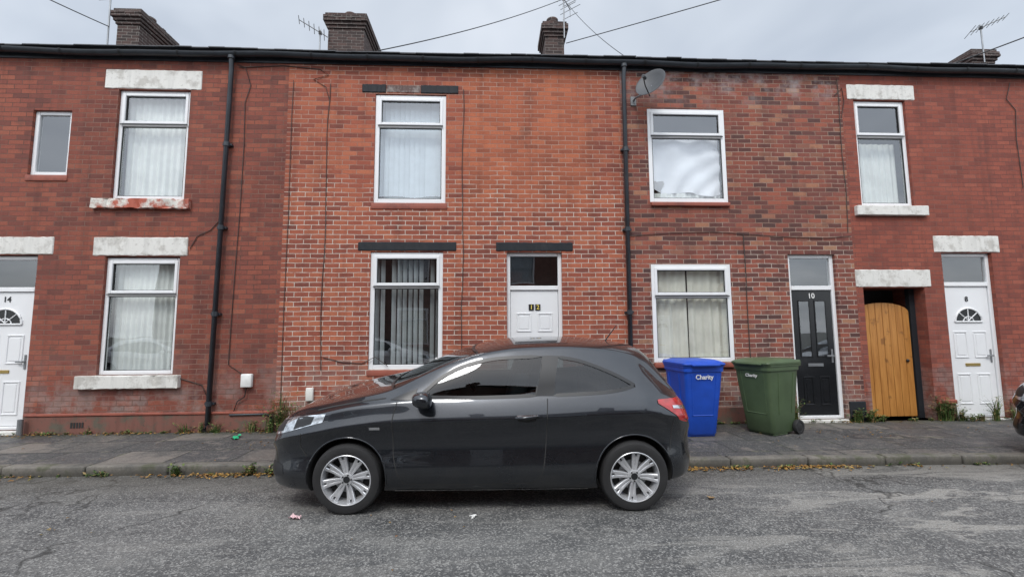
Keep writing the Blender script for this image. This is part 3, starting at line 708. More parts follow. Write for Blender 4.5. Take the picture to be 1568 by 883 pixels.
def section(x):
    wm,zt,zb,zbe,wbe,wre,zre=[P_(k,x) for k in('wm','ztop','zb','zbe','wbe','wre','zre')]
    h=zbe-zb; g=max(0,min(1,(zre-zbe-.05)/.2))
    C=[(0,zb),(.5*wm,zb),(.88*wm,zb),(.955*wm,zb+.02*h),(.985*wm,zb+.10*h),(wm+.006,zb+.20*h),(wm+.008,zb+.27*h),(wm-.008,zb+.36*h),(wm-.034,zb+.50*h),(wm-.034,zb+.64*h),
       (wm-.004,zb+.765*h),(wm+.008,zb+.79*h),(wm+.006,zb+.805*h),(wm-.03,zb+.90*h),(wbe+.006,zbe),(wbe-.006,zbe+.006)]
    for t in(.3,.6,.85): C.append((wbe+(wre-wbe)*t+.018*g*math.sin(t*math.pi),zbe+(zre-zbe)*t))
    C+=[(wre,zre),(wre-.02,zre+(zt-zre)*.35),(wre*.72,zre+(zt-zre)*.78),(wre*.4,zt-.004),(wre*.15,zt),(0,zt)]
    Q=[(-C[1][0],C[1][1])]+C+[(-C[-2][0],C[-2][1])]
    out=[]; per=4
    for i in range(len(Q)-3):
        for k in range(per):
            t=k/per; b=[(1-t)**3/6,(3*t**3-6*t*t+4)/6,(-3*t**3+3*t*t+3*t+1)/6,t**3/6]
            out.append((sum(b[j]*Q[i+j][0] for j in range(4)),sum(b[j]*Q[i+j][1] for j in range(4))))
    b=[0,1/6,4/6,1/6]; i=len(Q)-4
    out.append((sum(b[j]*Q[i+j][0] for j in range(4)),sum(b[j]*Q[i+j][1] for j in range(4))))
    out[0]=(0,out[0][1]); out[-1]=(0,out[-1][1])
    return out
st=[]
x=XA
while x<XB-.004:
    st.append(x); e_=min(x-XA,XB-x); x+= .006 if e_<.02 else (.012 if e_<.06 else (.02 if e_<.2 else .04))
st.append(XB)
def carpaint(name,c0,c1,metal=.85,rough=.22,dcol=(.11,.10,.085)):
    t=NT(name); P=t.obj()
    fl=t.n('ShaderNodeTexVoronoi',{'Vector':P,'Scale':900.}).outputs['Color']
    f=t.n('ShaderNodeSeparateColor',{0:fl}).outputs[0]
    c=t.mix(t.rng(f,.3,1.),c0,c1)
    sz=t.n('ShaderNodeSeparateXYZ',{0:P}).outputs[2]
    dn=t.noise(P,5,4,.7)
    dirt=t.math('MULTIPLY',t.rng(sz,.2,.55,1.,0.),t.rng(dn,.35,.7))
    c=t.mix(t.math('MULTIPLY',dirt,.2),c,dcol)
    return t.pbr(c,t.math('ADD',rough,t.math('MULTIPLY',dirt,.3)),metal,None,Coat_Weight=1.,Coat_Roughness=.015,Coat_IOR=1.5)
M_paint=carpaint('grey_metallic_paint',(.018,.021,.026),(.046,.052,.062),.75,.26)
M_paintw=carpaint('white_car_paint',(.70,.71,.72),(.76,.77,.78),0.,.4)
mb=MB(); G=[]
for x in st:
    s=section(x); ring=[(x,-y,z) for y,z in s]+[(x,y,z) for y,z in s[-2:0:-1]]
    G.append(ring)
mb.grid(G,M_paint,True,True); mb.poly(G[0][::-1],M_paint,True); mb.poly(G[-1],M_paint,True); mb.m(M_dark)
body=mb.obj('body',fix=True)
bmx=bmesh.new(); bmx.from_mesh(body.data); BV=BVHTree.FromBMesh(bmx); bmx.free()

DOOR_B=[(.64,1.000),(.8,.995),(1.1,.99),(1.4,.995),(1.66,1.005)]
DOOR_T=[(.66,1.04),(.82,1.165),(1.04,1.262),(1.35,1.318),(1.74,1.33)]
QB=[(1.80,1.005),(2.0,1.012),(2.25,1.025),(2.42,1.045),(2.55,1.075)]
QT=[(1.86,1.325),(2.02,1.30),(2.20,1.245),(2.38,1.17),(2.55,1.08)]
FB=[(.36,.975),(.46,.973),(.585,.973)]; FT=[(.37,.979),(.47,1.02),(.595,1.065)]
def curve(pts,n):
    tt=[i/(len(pts)-1) for i in range(len(pts))]
    res=[]
    for i in range(n+1):
        t=i/n; res.append(tuple(interp(list(zip(tt,[p[k] for p in pts])),t) for k in range(len(pts[0]))))
    return res
def outline(b,t,n=16): return curve(b,n)+curve(t,n)[::-1]
def prism_y(poly,y0=-1.2,y1=1.2):
    m=MB(); m.m(M_paint); m.m(M_dark)
    f=[(x,y0,z) for x,z in poly]; b=[(x,y1,z) for x,z in poly]; n=len(f)
    m.poly(f,M_dark); m.poly(b[::-1],M_dark)
    for k in range(n): m.poly([f[k],b[k],b[(k+1)%n],f[(k+1)%n]],M_dark)
    return m
def weld(o):
    b=bmesh.new(); b.from_mesh(o.data); bmesh.ops.remove_doubles(b,verts=b.verts[:],dist=1e-4); bmesh.ops.recalc_face_normals(b,faces=b.faces[:]); b.to_mesh(o.data); b.free()
def cut(o,c):
    weld(c); md=o.modifiers.new('b','BOOLEAN'); md.operation='DIFFERENCE'; md.solver='EXACT'; md.object=c
    bpy.context.view_layer.update()
    me=bpy.data.meshes.new_from_object(o.evaluated_get(bpy.context.evaluated_depsgraph_get()))
    o.modifiers.remove(md)
    if len(me.polygons)>100: o.data=me
    else: print('BOOL FAIL')
    bpy.data.objects.remove(c)
weld(body)
m=MB(); m.m(M_paint); G=[]
x=.34
while x<=2.84:
    wb=P_('wbe',x)-.05; zb_=P_('zbe',x); wr=P_('wre',x)-.05; zr_=P_('zre',x)-.03; zt=P_('ztop',x)-.04
    if zr_<zb_+.02: zr_=zb_+.02
    zt=max(zt,zr_+.005); fl=.70
    s=[(0,fl),(wb-.02,fl),(wb,zb_-.06),(wb-.005,zb_),(wr,zr_),(wr*.6,zt-.01),(0,zt)]
    G.append([(x,-y,z) for y,z in s]+[(x,y,z) for y,z in s[-2:0:-1]]); x+=.09
m.grid(G,M_dark,False,True); m.poly(G[0][::-1],M_dark); m.poly(G[-1],M_dark); cut(body,m.obj('c'))
for b,t in((DOOR_B,DOOR_T),(QB,QT)):
    cut(body,prism_y(outline(b,t)).obj('c'))
WS=[(.36,-.66),(.30,-.4),(.275,0),(.30,.4),(.36,.66)]; WT=[(1.12,-.54),(1.07,-.3),(1.055,0),(1.07,.3),(1.12,.54)]
poly=outline(WS,WT); m=MB(); m.m(M_paint); f=[(x,y,.985) for x,y in poly]; b=[(x,y,1.7) for x,y in poly]; n=len(f)
m.poly(f,M_dark); m.poly(b[::-1],M_dark)
for k in range(n): m.poly([f[k],b[k],b[(k+1)%n],f[(k+1)%n]],M_dark)
cut(body,m.obj('c'))
RB=[(-.48,1.07),(-.3,1.065),(0,1.06),(.3,1.065),(.48,1.07)]; RT=[(-.40,1.23),(-.3,1.25),(0,1.26),(.3,1.25),(.40,1.23)]
poly=outline(RB,RT); m=MB(); m.m(M_paint); f=[(2.70,y,z) for y,z in poly]; b=[(3.5,y,z) for y,z in poly]; n=len(f)
m.poly(f,M_dark); m.poly(b[::-1],M_dark)
for k in range(n): m.poly([f[k],b[k],b[(k+1)%n],f[(k+1)%n]],M_dark)
cut(body,m.obj('c'))
RW=.303
for wx in(0,2.51):
    for sgn in(-1,1):
        m=MB(); m.m(M_paint); n=56; R=.343
        a=[(wx+R*math.cos(2*math.pi*k/n),sgn*.55,RW+.012+R*math.sin(2*math.pi*k/n)) for k in range(n)]
        b=[(x,sgn*1.1,z) for x,_,z in a]
        m.poly(a,M_dark); m.poly(b[::-1],M_dark)
        for k in range(n): m.poly([a[k],b[k],b[(k+1)%n],a[(k+1)%n]],M_dark)
        cut(body,m.obj('c'))
for p in body.data.polygons: p.use_smooth=True
body.data.set_sharp_from_angle(angle=math.radians(38))
def projy(x,z,off=.002,sgn=-1):
    h=BV.ray_cast(Vector((x,sgn*2,z)),Vector((0,-sgn,0)))
    if h[0] is None:
        h=BV.find_nearest(Vector((x,sgn*.8,z)))
    return h[0]+h[1]*off if h[1].y*sgn>0 else h[0]-h[1]*off
def projn(p,off=.002):
    h=BV.find_nearest(Vector(p)); n=h[1]
    if n.dot(h[0]-Vector((1.2,0,.6)))<0: n=-n
    return h[0]+n*off
def projz(x,y,off=.002):
    h=BV.ray_cast(Vector((x,y,3)),Vector((0,0,-1))); n=h[1] if h[1].z>0 else -h[1]; return h[0]+n*off
def projx(y,z,off,sgn):
    h=BV.ray_cast(Vector((sgn*4+1.2,y,z)),Vector((-sgn,0,0)))
    if h[0] is None: return projn((1.2+sgn*2,y,z),off)
    n=h[1] if h[1].x*sgn>0 else -h[1]; return h[0]+n*off
def patch(mb,bot,top,proj,mat,nu=24,nv=8):
    B=curve(bot,nu); Tp=curve(top,nu); G=[]
    for j in range(nv+1):
        v=j/nv; G.append([proj(*[b+(t-b)*v for b,t in zip(B[i],Tp[i])]) for i in range(nu+1)])
    mb.grid(G,mat)
def ribbon(mb,pts,w,proj,mat,closed=False,n=60):
    P=curve(pts,n) if not closed else pts
    m=len(P); A=[];B=[]
    for i in range(m):
        a=P[i-1] if (i>0 or closed) else P[0]; c=P[(i+1)%m] if (i<m-1 or closed) else P[-1]
        dx,dz=c[0]-a[0],c[1]-a[1]; L=math.hypot(dx,dz) or 1
        nx,nz=-dz/L*w/2,dx/L*w/2
        A.append(proj(P[i][0]+nx,P[i][1]+nz)); B.append(proj(P[i][0]-nx,P[i][1]-nz))
    if closed: A.append(A[0]); B.append(B[0])
    mb.grid([A,B],mat)
M_head=simple('headlight_chrome',(.50,.53,.56),.14,metal=.7,var=.55,scale=26,Coat_Weight=1.)
M_red=simple('tail_lamp_red',(.42,.012,.012),.15,var=.35,scale=18,Coat_Weight=1.)
M_chrome=simple('chrome',(.75,.76,.78),.12,metal=1.)
M_alloy=simple('alloy_silver',(.66,.67,.69),.32,metal=.6,var=.05)
M_tyre=simple('tyre_rubber',(.022,.022,.023),.75,var=.2,bump=.3)
M_plate=simple('number_plate_yellow',(.75,.55,.05),.5)
M_seat=simple('seat_cloth',(.06,.06,.066),.9)

glass=MB(); trim=MB(); det=MB()
for s in(-1,1):
    pj=lambda o:(lambda x,z:projy(x,z,o,s))
    for b,t in((DOOR_B,DOOR_T),(QB,QT)):
        patch(glass,b,t,pj(-.004),M_cglass,30,10)
        ribbon(trim,outline(b,t),.028,pj(.0022),M_black,True)
    patch(trim,FB,FT,pj(.003),M_black)
    patch(trim,[(1.655,1.0),(1.70,1.0),(1.81,1.0)],[(1.735,1.335),(1.78,1.337),(1.87,1.332)],pj(.0035),M_black)
    g=.008
    ribbon(trim,[(.43,.965),(.40,.80),(.405,.55),(.45,.36),(.50,.27)],g,pj(.0012),M_dark)
    ribbon(trim,[(.50,.27),(.9,.262),(1.3,.262),(1.62,.27)],g,pj(.0012),M_dark)
    ribbon(trim,[(1.62,.27),(1.70,.36),(1.735,.6),(1.745,.8),(1.755,.98)],g,pj(.0012),M_dark)
    ribbon(trim,[(.32,.985),(.1,.955),(-.15,.91),(-.30,.875)],g,pj(.0012),M_dark)
    ribbon(trim,[(-.36,.50),(-.42,.60),(-.40,.70)],g,pj(.0012),M_dark)
    ribbon(trim,[(2.84,.52),(2.86,.66),(2.88,.78)],g,pj(.0012),M_dark)
    # rolled wheel-arch lips
    for wx in(0,2.51):
        lip=[]
        for k in range(41):
            a=math.radians(-8+196*k/40); lip.append(projy(wx+.350*math.cos(a),RW+.012+.350*math.sin(a),.001,s))
        det.tube(lip,.0075,M_paint,6)
    ribbon(det,[(.42,.205),(1.2,.203),(2.1,.205)],.014,pj(.004),M_chrome)
    patch(det,[(.20,.735),(.245,.735),(.29,.735)],[(.20,.76),(.245,.76),(.29,.76)],pj(.004),M_chrome,4,2)
    h=[projy(1.47+.2*i/8,.83,.0,s)+Vector((0,s*(.012+.022*math.sin(math.pi*i/8)),.002*i)) for i in range(9)]
    det.tube(h,[.010,.014,.016,.016,.016,.016,.016,.014,.010],M_paint,10)
    patch(trim,[(1.49,.80),(1.57,.79),(1.65,.80)],[(1.49,.845),(1.57,.852),(1.65,.85)],pj(.0015),M_dark,8,4)
    ribbon(det,[(1.48,.838),(1.57,.838),(1.66,.841)],.009,lambda x,z:projy(x,z,.046 if abs(x-1.57)<.06 else .038,s),M_chrome,n=10)
    yv=lambda L:[(a,b*(1 if s<0 else -1),c) for a,b,c in L]
    HB=yv([(-.75,-.42,.61),(-.685,-.64,.645),(-.54,-.77,.70),(-.22,-.86,.81)]); HT=yv([(-.70,-.46,.735),(-.62,-.60,.78),(-.46,-.72,.83),(-.20,-.83,.875)])
    patch(det,HB,HT,lambda a,b,c:projn((a,b,c),.004),M_head,20,8)
    HB2=yv([(-.69,-.56,.655),(-.65,-.64,.665),(-.58,-.71,.69)]); HT2=yv([(-.65,-.55,.74),(-.61,-.62,.76),(-.54,-.68,.78)])
    patch(det,HB2,HT2,lambda a,b,c:projn((a,b,c),.007),M_black,8,6)
    HB3=yv([(-.48,-.78,.725),(-.40,-.80,.75),(-.32,-.82,.78)]); HT3=yv([(-.45,-.74,.80),(-.38,-.76,.82),(-.30,-.80,.84)])
    patch(det,HB3,HT3,lambda a,b,c:projn((a,b,c),.007),M_black,8,6)
    TB=yv([(2.74,-.82,.935),(2.86,-.80,.85),(2.96,-.74,.77),(3.04,-.64,.745)]); TT=yv([(2.74,-.80,.965),(2.86,-.74,.965),(2.93,-.68,.955),(2.99,-.58,.945)])
    patch(det,TB,TT,lambda a,b,c:projn((a,b,c),.006),M_red,20,10)
    TB=yv([(2.88,-.78,.88),(2.96,-.72,.86),(3.03,-.64,.84)]); TT=yv([(2.88,-.77,.905),(2.96,-.71,.89),(3.03,-.62,.87)])
    patch(det,TB,TT,lambda a,b,c:projn((a,b,c),.010),M_chrome,8,3)
    mc=Vector((.70,s*.93,1.0)); G=[]
    for i in range(13):
        ph=math.pi*i/12; row=[]
        for k in range(24):
            a=2*math.pi*k/24
            px=-math.cos(ph); r=math.sin(ph)**.55
            yy=r*math.copysign(abs(math.cos(a))**.75,math.cos(a)); zz=r*math.copysign(abs(math.sin(a))**.75,math.sin(a))
            row.append(mc+Vector((px*(.11 if px<0 else .05),yy*.11,zz*.066-.01*px)))
        G.append(row)
    det.grid(G,M_paint,True,True)
    det.tube([mc+Vector((.0,-s*.06,-.04)),Vector((.66,s*.80,.955))],[.03,.035],M_black,8)
patch(glass,WS,WT,lambda x,y:projz(x,y,-.004),M_cglass,24,14)
ribbon(trim,outline(WS,WT),.03,lambda x,y:projz(x,y,.002),M_black,True)
patch(glass,RB,RT,lambda y,z:projx(y,z,-.004,1),M_cglass,24,8)
ribbon(trim,outline(RB,RT),.03,lambda y,z:projx(y,z,.002,1),M_black,True)
patch(trim,[(-.40,.53),(0,.52),(.40,.53)],[(-.44,.63),(0,.64),(.44,.63)],lambda y,z:projx(y,z,.003,-1),M_black)
ribbon(det,[(-.42,.605),(0,.59),(.42,.605)],.02,lambda y,z:projx(y,z,.008,-1),M_chrome)
patch(trim,[(-.52,.24),(0,.235),(.52,.24)],[(-.50,.34),(0,.36),(.50,.34)],lambda y,z:projx(y,z,.003,-1),M_black)
patch(det,[(-.26,.39),(0,.39),(.26,.39)],[(-.26,.49),(0,.49),(.26,.49)],lambda y,z:projx(y,z,.010,-1),M_white)
patch(det,[(-.26,.66),(0,.66),(.26,.66)],[(-.26,.77),(0,.77),(.26,.77)],lambda y,z:projx(y,z,.010,1),M_plate)
patch(trim,[(-.6,.30),(0,.29),(.6,.30)],[(-.6,.40),(0,.40),(.6,.40)],lambda y,z:projx(y,z,.004,1),M_black)
for s in(-1,1):
    a=[(-.70,s*.58,.30),(-.64,s*.68,.31),(-.56,s*.75,.33)]; b=[(-.71,s*.57,.40),(-.66,s*.67,.41),(-.58,s*.74,.40)]
    patch(trim,a,b,lambda x,y,z:projn((x,y,z),.003),M_black,8,4)
det.tube([projz(2.45,0,0),projz(2.45,0,0)+Vector((.12,0,.16))],[.008,.004],M_black,6)
inn=MB()
for sy in(-.37,.37):
    T_=Matrix.Translation((1.50,sy,.95))@Matrix.Rotation(math.radians(14),4,'Y')
    inn.box(-.07,.07,-.24,.24,-.28,.22,M_seat,.05,T_,3)
    T_=Matrix.Translation((1.60,sy,1.24))@Matrix.Rotation(math.radians(12),4,'Y'); inn.box(-.045,.045,-.13,.13,-.085,.075,M_seat,.04,T_,3)
    T_=Matrix.Translation((2.34,sy,1.11)); inn.box(-.04,.04,-.12,.12,-.07,.06,M_seat,.035,T_,3)
inn.box(2.24,2.38,-.60,.60,.72,1.04,M_seat,.05,None,3)
inn.box(.40,.82,-.70,.70,.72,.975,M_black,.06,None,3)
T_=Matrix.Translation((.96,.37,1.0))@Matrix.Rotation(math.radians(65),4,'Y')
ring=[T_@Vector((.18*math.cos(2*math.pi*k/28),.18*math.sin(2*math.pi*k/28),0)) for k in range(29)]
inn.tube(ring,.016,M_black,8); inn.tube([ring[0],ring[14]],.02,M_black,6); inn.tube([T_@Vector((0,0,0)),T_@Vector((0,0,-.2))],.03,M_black,8)
inn.box(.96,1.0,-.10,.10,1.25,1.30,M_black,.01)
def wheel_mb():
    w=MB(); W=.098; k_=RW/.31
    pr=[(.205,W),(.225,W*1.02),(.262,W*1.06),(.290,W*.98),(.302,W*.80),(.3095,W*.55),(.310,W*.28),(.304,W*.26),(.304,W*.20),(.310,W*.18)]
    pr=pr+[(r,-h) for r,h in pr[::-1]]
    w.lathe([(r*k_ if r>.25 else r,h) for r,h in pr],M_tyre,72)
    w.lathe([(.214,-W*.98),(.217,-W*1.01),(.213,-W*1.04),(.206,-W*1.0),(.202,-W*.8),(.197,-W*.6),(.19,0),(.19,W*.9)],M_alloy,72)
    w.lathe([(.0,-.008),(.187,-.008)],M_dark,48)
    w.lathe([(.04,-.025),(.125,-.025),(.13,-.018)],M_metal,40)
    w.lathe([(.0,-.083),(.028,-.083),(.030,-.078)],M_black,24); w.lathe([(.030,-.080),(.048,-.078),(.055,-.06),(.055,-.03)],M_alloy,32)
    for k in range(8):
        a0=2*math.pi*k/8+.2
        for ds in(-1,1):
            bm=bmesh.new(); rows=[]
            for i in range(7):
                t=i/6; r=.035+(.206-.035)*t
                ang=a0+ds*(.16*(1-t)**2+.062+.055*t)
                wd=(.0095+.0055*t); yf=-.074-.012*t+.012*math.sin(math.pi*t)
                cx,cz=r*math.cos(ang),r*math.sin(ang); tx,tz=-math.sin(ang),math.cos(ang)
                rows.append([bm.verts.new((cx+tx*q*wd,yy,cz+tz*q*wd)) for q,yy in((-1,yf+.035),(-1,yf+.006),(-.6,yf),(.6,yf),(1,yf+.006),(1,yf+.035))])
            for i in range(6):
                for j in range(5): bm.faces.new((rows[i][j],rows[i][j+1],rows[i+1][j+1],rows[i+1][j]))
            w.bm(bm,M_alloy,None,False)
        bm=bmesh.new(); rows=[]
        for i in range(7):
            t=i/6; r=.035+(.175-.035)*t; sp_=.16*(1-t)**2+.062+.055*t; yf=-.066-.012*t+.012*math.sin(math.pi*t)
            rows.append([bm.verts.new((r*math.cos(a0+q*sp_),yf,r*math.sin(a0+q*sp_))) for q in(-1,0,1)])
        for i in range(6):
            for j in range(2): bm.faces.new((rows[i][j],rows[i][j+1],rows[i+1][j+1],rows[i+1][j]))
        w.bm(bm,M_alloy,None,False)
    for k in range(5):
        a=2*math.pi*k/5; w.lathe([(0,-.084),(.007,-.084),(.008,-.07)],M_dark,8,'y',Matrix.Translation((.04*math.cos(a),0,.04*math.sin(a))))
    return w
wme=wheel_mb().obj('tmpw',sharp=30); wheel_mesh=wme.data; bpy.data.objects.remove(wme)
parts=[('body',body.data)]
bpy.data.objects.remove(body)
for nm,b in(('glazing',glass),('trim',trim),('lamps_and_fittings',det),('interior',inn)):
    o=b.obj(nm); parts.append((nm,o.data)); bpy.data.objects.remove(o)
def place_car(name,loc,yaw,roll,paint=None):
    e=bpy.data.objects.new(name,None); COL.objects.link(e); e.location=loc; e.rotation_mode='XYZ'; e.rotation_euler=(roll,0,yaw)
    for nm,me in parts:
        o=bpy.data.objects.new(nm,me); COL.objects.link(o); o.parent=e
        if paint:
            for i,ms in enumerate(o.material_slots):
                if me.materials[i]==M_paint: ms.link='OBJECT'; ms.material=paint
    for i,(wx,s) in enumerate(((0,-1),(2.51,-1),(0,1),(2.51,1))):
        o=bpy.data.objects.new('wheel_%d'%(i+1),wheel_mesh); COL.objects.link(o); o.parent=e
        o.location=(wx,s*.755,RW); o.rotation_euler=(0,.3*i,0 if s<0 else math.pi)
    return e
roll=math.atan(.1/1.51)
place_car('parked_car',(-1.225,-2.275,.755*math.sin(roll)),math.radians(-1.8),roll)
place_car('parked_car.001',(7.0,-2.6,.755*math.sin(roll)),math.radians(-1.5),roll)
place_car('parked_car.002',(-10.2,-9.3,0),math.pi,0,M_paintw)
place_car('parked_car.003',(-2.7,-9.3,0),math.pi,0,M_paintw)

# ------------------------------------------------------------------ wheelie bins
def bin_(name,col,loc,rot):
    M=simple(name+'_plastic',col,.42,var=.14,scale=4,bump=.15)
    e=empty(name,loc); T=Matrix.Translation(loc)@Matrix.Rotation(rot,4,'Z')
    mb=MB()
    def sec(z,w,d0,d1,r=.05,n=5):
        pts=[]
        for cx,cy,a0 in((w-r,d1-r,0),(-w+r,d1-r,90),(-w+r,d0+r,180),(w-r,d0+r,270)):
            for k in range(n+1):
                a=math.radians(a0+90*k/n); pts.append(T@Vector((cx+r*math.cos(a),cy+r*math.sin(a),z)))
        return pts
    G=[sec(.03,.205,-.22,.24),sec(.05,.215,-.235,.25),sec(.30,.232,-.27,.27),sec(.70,.262,-.325,.30),sec(.90,.275,-.345,.31),
       sec(.905,.29,-.36,.325),sec(.96,.292,-.362,.328),sec(.965,.30,-.37,.335),sec(.985,.30,-.37,.335)]
    mb.grid(G,M,True,True); mb.poly(G[0],M); mb.poly(G[-1],M)
    def rib(p,q,w_=.012):
        mb.tube([T@Vector(p),T@Vector(q)],w_,M,6)
    for sx in(-1,1):
        rib((sx*.15,-.266,.30),(sx*.18,-.340,.87)); 
        rib((sx*.234,-.12,.30),(sx*.272,-.15,.87)); rib((sx*.234,.16,.30),(sx*.272,.18,.87))
    rib((-.15,-.266,.30),(.15,-.266,.30),.010)
    L=[sec(.987,.305,-.385,.345),sec(1.005,.31,-.395,.345),sec(1.02,.308,-.39,.345),sec(1.045,.27,-.34,.32),sec(1.065,.22,-.26,.26),sec(1.07,.1,-.1,.1)]
    mb.grid(L,M,True,True); mb.poly(L[-1],M); mb.poly(L[0],M)
    mb.box(-.2,.2,-.43,-.385,.985,1.012,M,.01,T,2)
    for sx in(-1,1): mb.box(sx*.22-.02,sx*.22+.02,.33,.44,.95,1.04,M,.012,T,2)
    mb.tube([T@Vector((-.24,.425,1.0)),T@Vector((.24,.425,1.0))],.016,M,10)
    mb.tube([T@Vector((-.27,.26,.10)),T@Vector((.27,.26,.10))],.012,M_metal,8)
    for sx in(-1,1):
        Tw=T@Matrix.Translation((sx*.255,.26,.10))@Matrix.Rotation(math.pi/2,4,'Z')
        mb.lathe([(.0,-.03),(.04,-.03),(.06,-.022),(.065,-.03),(.095,-.028),(.10,-.015),(.10,.015),(.095,.028),(.065,.03),(.0,.02)],M_tyre,28,'y',Tw)
    mb.box(-.20,.20,-.20,.10,.0,.05,M,.01,T)
    mb.obj('bin_shell',e,sharp=40)
    return e,T
e,T_=bin_('wheelie_bin',(.010,.070,.46),(2.93,-.68,.1),math.radians(3))
text('Charity',.085,(0,-.352,.83),M_white,e,'label',M=T_,ext=.002)
e,T_=bin_('wheelie_bin.001',(.076,.115,.058),(4.05,-.68,.1),math.radians(-66))
text('Charity',.06,(0,-.352,.83),M_white,e,'label',M=T_,ext=.002)

# ------------------------------------------------------------------ leaves, weeds, litter
def leafmat():
    t=NT('dead_leaf'); g=t.n('ShaderNodeNewGeometry').outputs['Random Per Island']
    c=t.ramp(g,[(0,(.10,.05,.02)),(.3,(.28,.14,.03)),(.55,(.42,.26,.06)),(.8,(.20,.09,.03)),(1,(.18,.17,.06))])
    return t.pbr(c,.8)
def weedmat():
    t=NT('weed_leaf'); g=t.n('ShaderNodeNewGeometry').outputs['Random Per Island']
    c=t.ramp(g,[(0,(.035,.075,.015)),(.45,(.07,.13,.025)),(.7,(.11,.16,.04)),(.86,(.25,.19,.08)),(1,(.32,.20,.10))])
    return t.pbr(c,.75)
M_leaf=leafmat(); M_weed=weedmat()
rnd=random.Random(42)
lv=MB()
def leaf(x,y,z,s):
    a=rnd.uniform(0,6.28); c=rnd.uniform(.1,.5)*s; u=Vector((math.cos(a),math.sin(a),rnd.uniform(-.2,.3))); v=Vector((-math.sin(a),math.cos(a),rnd.uniform(-.3,.3)))
    o=Vector((x,y,z+.006+rnd.uniform(0,.01)))
    P0,P1,P2,P3=o-u*s,o-u*s*.3+v*s*.5+Vector((0,0,c)),o+u*s,o+u*s*.1-v*s*.5+Vector((0,0,c))
    b=len(lv.v); lv.v+=[tuple(P0),tuple(P1),tuple(P2),tuple(P3)]; mi=lv.m(M_leaf)
    lv.f+=[(b,b+1,b+2),(b,b+2,b+3)]; lv.mi+=[mi,mi]; lv.sm+=[False,False]
def leaves(n,x0,x1,yf,sp,z,s0=.012,s1=.032):
    cl=[rnd.uniform(x0,x1) for _ in range(max(2,n//14))]
    for _ in range(n):
        x=rnd.gauss(rnd.choice(cl),.12) if rnd.random()<.75 else rnd.uniform(x0,x1)
        leaf(x,yf(x)+abs(rnd.gauss(0,sp))*-1,z,rnd.uniform(s0,s1))
leaves(330,2.2,4.4,lambda x:yk(x)-.02,.06,.004); leaves(50,4.6,9,lambda x:yk(x)-.02,.06,.004)
leaves(220,-3.2,-2.0,lambda x:yk(x)-.02,.07,.004); leaves(80,-8,-3.2,lambda x:yk(x)-.02,.08,.004)
leaves(230,-7.2,-3.3,lambda x:-.05,.08,.104); leaves(110,-3.3,9,lambda x:-.05,.08,.104); leaves(70,-7,9,lambda x:-.2,.8,.104,.008,.022)
leaves(45,-5,7,lambda x:-3,1.6,.0,.008,.020)
leaves(50,3.2,5.6,lambda x:-.5,.35,.104,.010,.024)
lv.obj('fallen_leaves')
wd=MB()
def tuft(x,y,z,h,n,spread,broad=.5):
    for _ in range(n):
        a=rnd.uniform(0,6.28); L=h*rnd.uniform(.4,1.1); lean=rnd.uniform(.1,.9)*spread
        bx,by=x+rnd.gauss(0,.03),y+rnd.gauss(0,.018)
        d=Vector((math.cos(a),math.sin(a)*.6-.1,0)); s=Vector((-d.y,d.x,0)).normalized()
        w=rnd.uniform(.003,.007)
        pts=[Vector((bx,by,z))+d*lean*t*t+Vector((0,0,L*(t-.25*t*t))) for t in(0,.35,.7,1)]
        ws=[w,w*.9,w*.6,w*.1]
        G=[[p-s*q for p,q in zip(pts,ws)],[p+s*q for p,q in zip(pts,ws)]]; wd.grid(G,M_weed,False)
        if rnd.random()<broad:
            for t in(.3,.5,.7,.9,1.):
                i=min(2,int(t*3)); q=pts[i].lerp(pts[i+1],t*3-i) if i<3 else pts[3]
                la=rnd.uniform(0,6.28); ls=rnd.uniform(.010,.026); u=Vector((math.cos(la),math.sin(la),rnd.uniform(-.2,.6))); v=u.cross(Vector((0,0,1))).normalized()+Vector((0,0,rnd.uniform(-.4,.4)))
                wd.poly([q,q+u*ls+v*ls*.5,q+u*ls*2,q+u*ls-v*ls*.5],M_weed)
for (x,y,z,h,n,s,b) in [(-4.6,-.08,.1,.22,30,.18,.2),(-4.35,-.06,.1,.20,24,.16,.2),(-4.1,-.08,.1,.18,24,.14,.3),(-6.0,-.06,.1,.10,20,.08,.4),(-5.4,-.06,.1,.09,16,.08,.4),
    (-3.15,-.10,.1,.75,60,.32,.8),(-3.3,-.12,.1,.5,36,.26,.8),(-2.95,-.1,.1,.55,46,.26,.8),(-3.05,-.3,.1,.3,40,.3,.8),(-3.6,-.08,.1,.22,26,.16,.6),
    (-3.5,yk(-3.5)-.03,0,.16,24,.10,.8),(-4.3,yk(-4.3)-.03,0,.09,16,.1,.6),(-2.7,yk(-2.7)-.03,0,.14,30,.12,.6),(-2.45,yk(-2.4)-.04,0,.12,24,.12,.6),
    (4.80,-.12,.1,.5,60,.24,.8),(4.72,-.2,.1,.3,40,.22,.8),(5.88,-.10,.1,.28,56,.20,.8),(6.1,-.08,.1,.26,56,.20,.8),(6.3,-.05,.1,.12,24,.12,.8),
    (7.32,-.06,.1,.5,80,.28,.9),(7.42,-.08,.1,.38,70,.24,.9),(7.6,-.10,.1,.25,40,.18,.8),(7.9,-.12,.1,.15,30,.14,.8),(8.15,-.13,.1,.5,50,.32,.7),(8.5,-.12,.1,.32,40,.24,.7),(7.7,-.14,.1,.14,26,.14,.8),
    (2.45,-.08,.1,.2,20,.14,.7),(3.5,-.06,.1,.12,20,.1,.6),(-.3,-.08,.1,.1,14,.1,.5),(2.8,yk(2.8)-.03,0,.05,14,.08,.6),(6.5,yk(6.5)-.03,0,.06,16,.1,.6)]:
    tuft(x,y,z,h,n,s,b)
for _ in range(110):
    x=rnd.uniform(-8,9); tuft(x,-.05,.1,rnd.uniform(.02,.08),6,.05,.6)
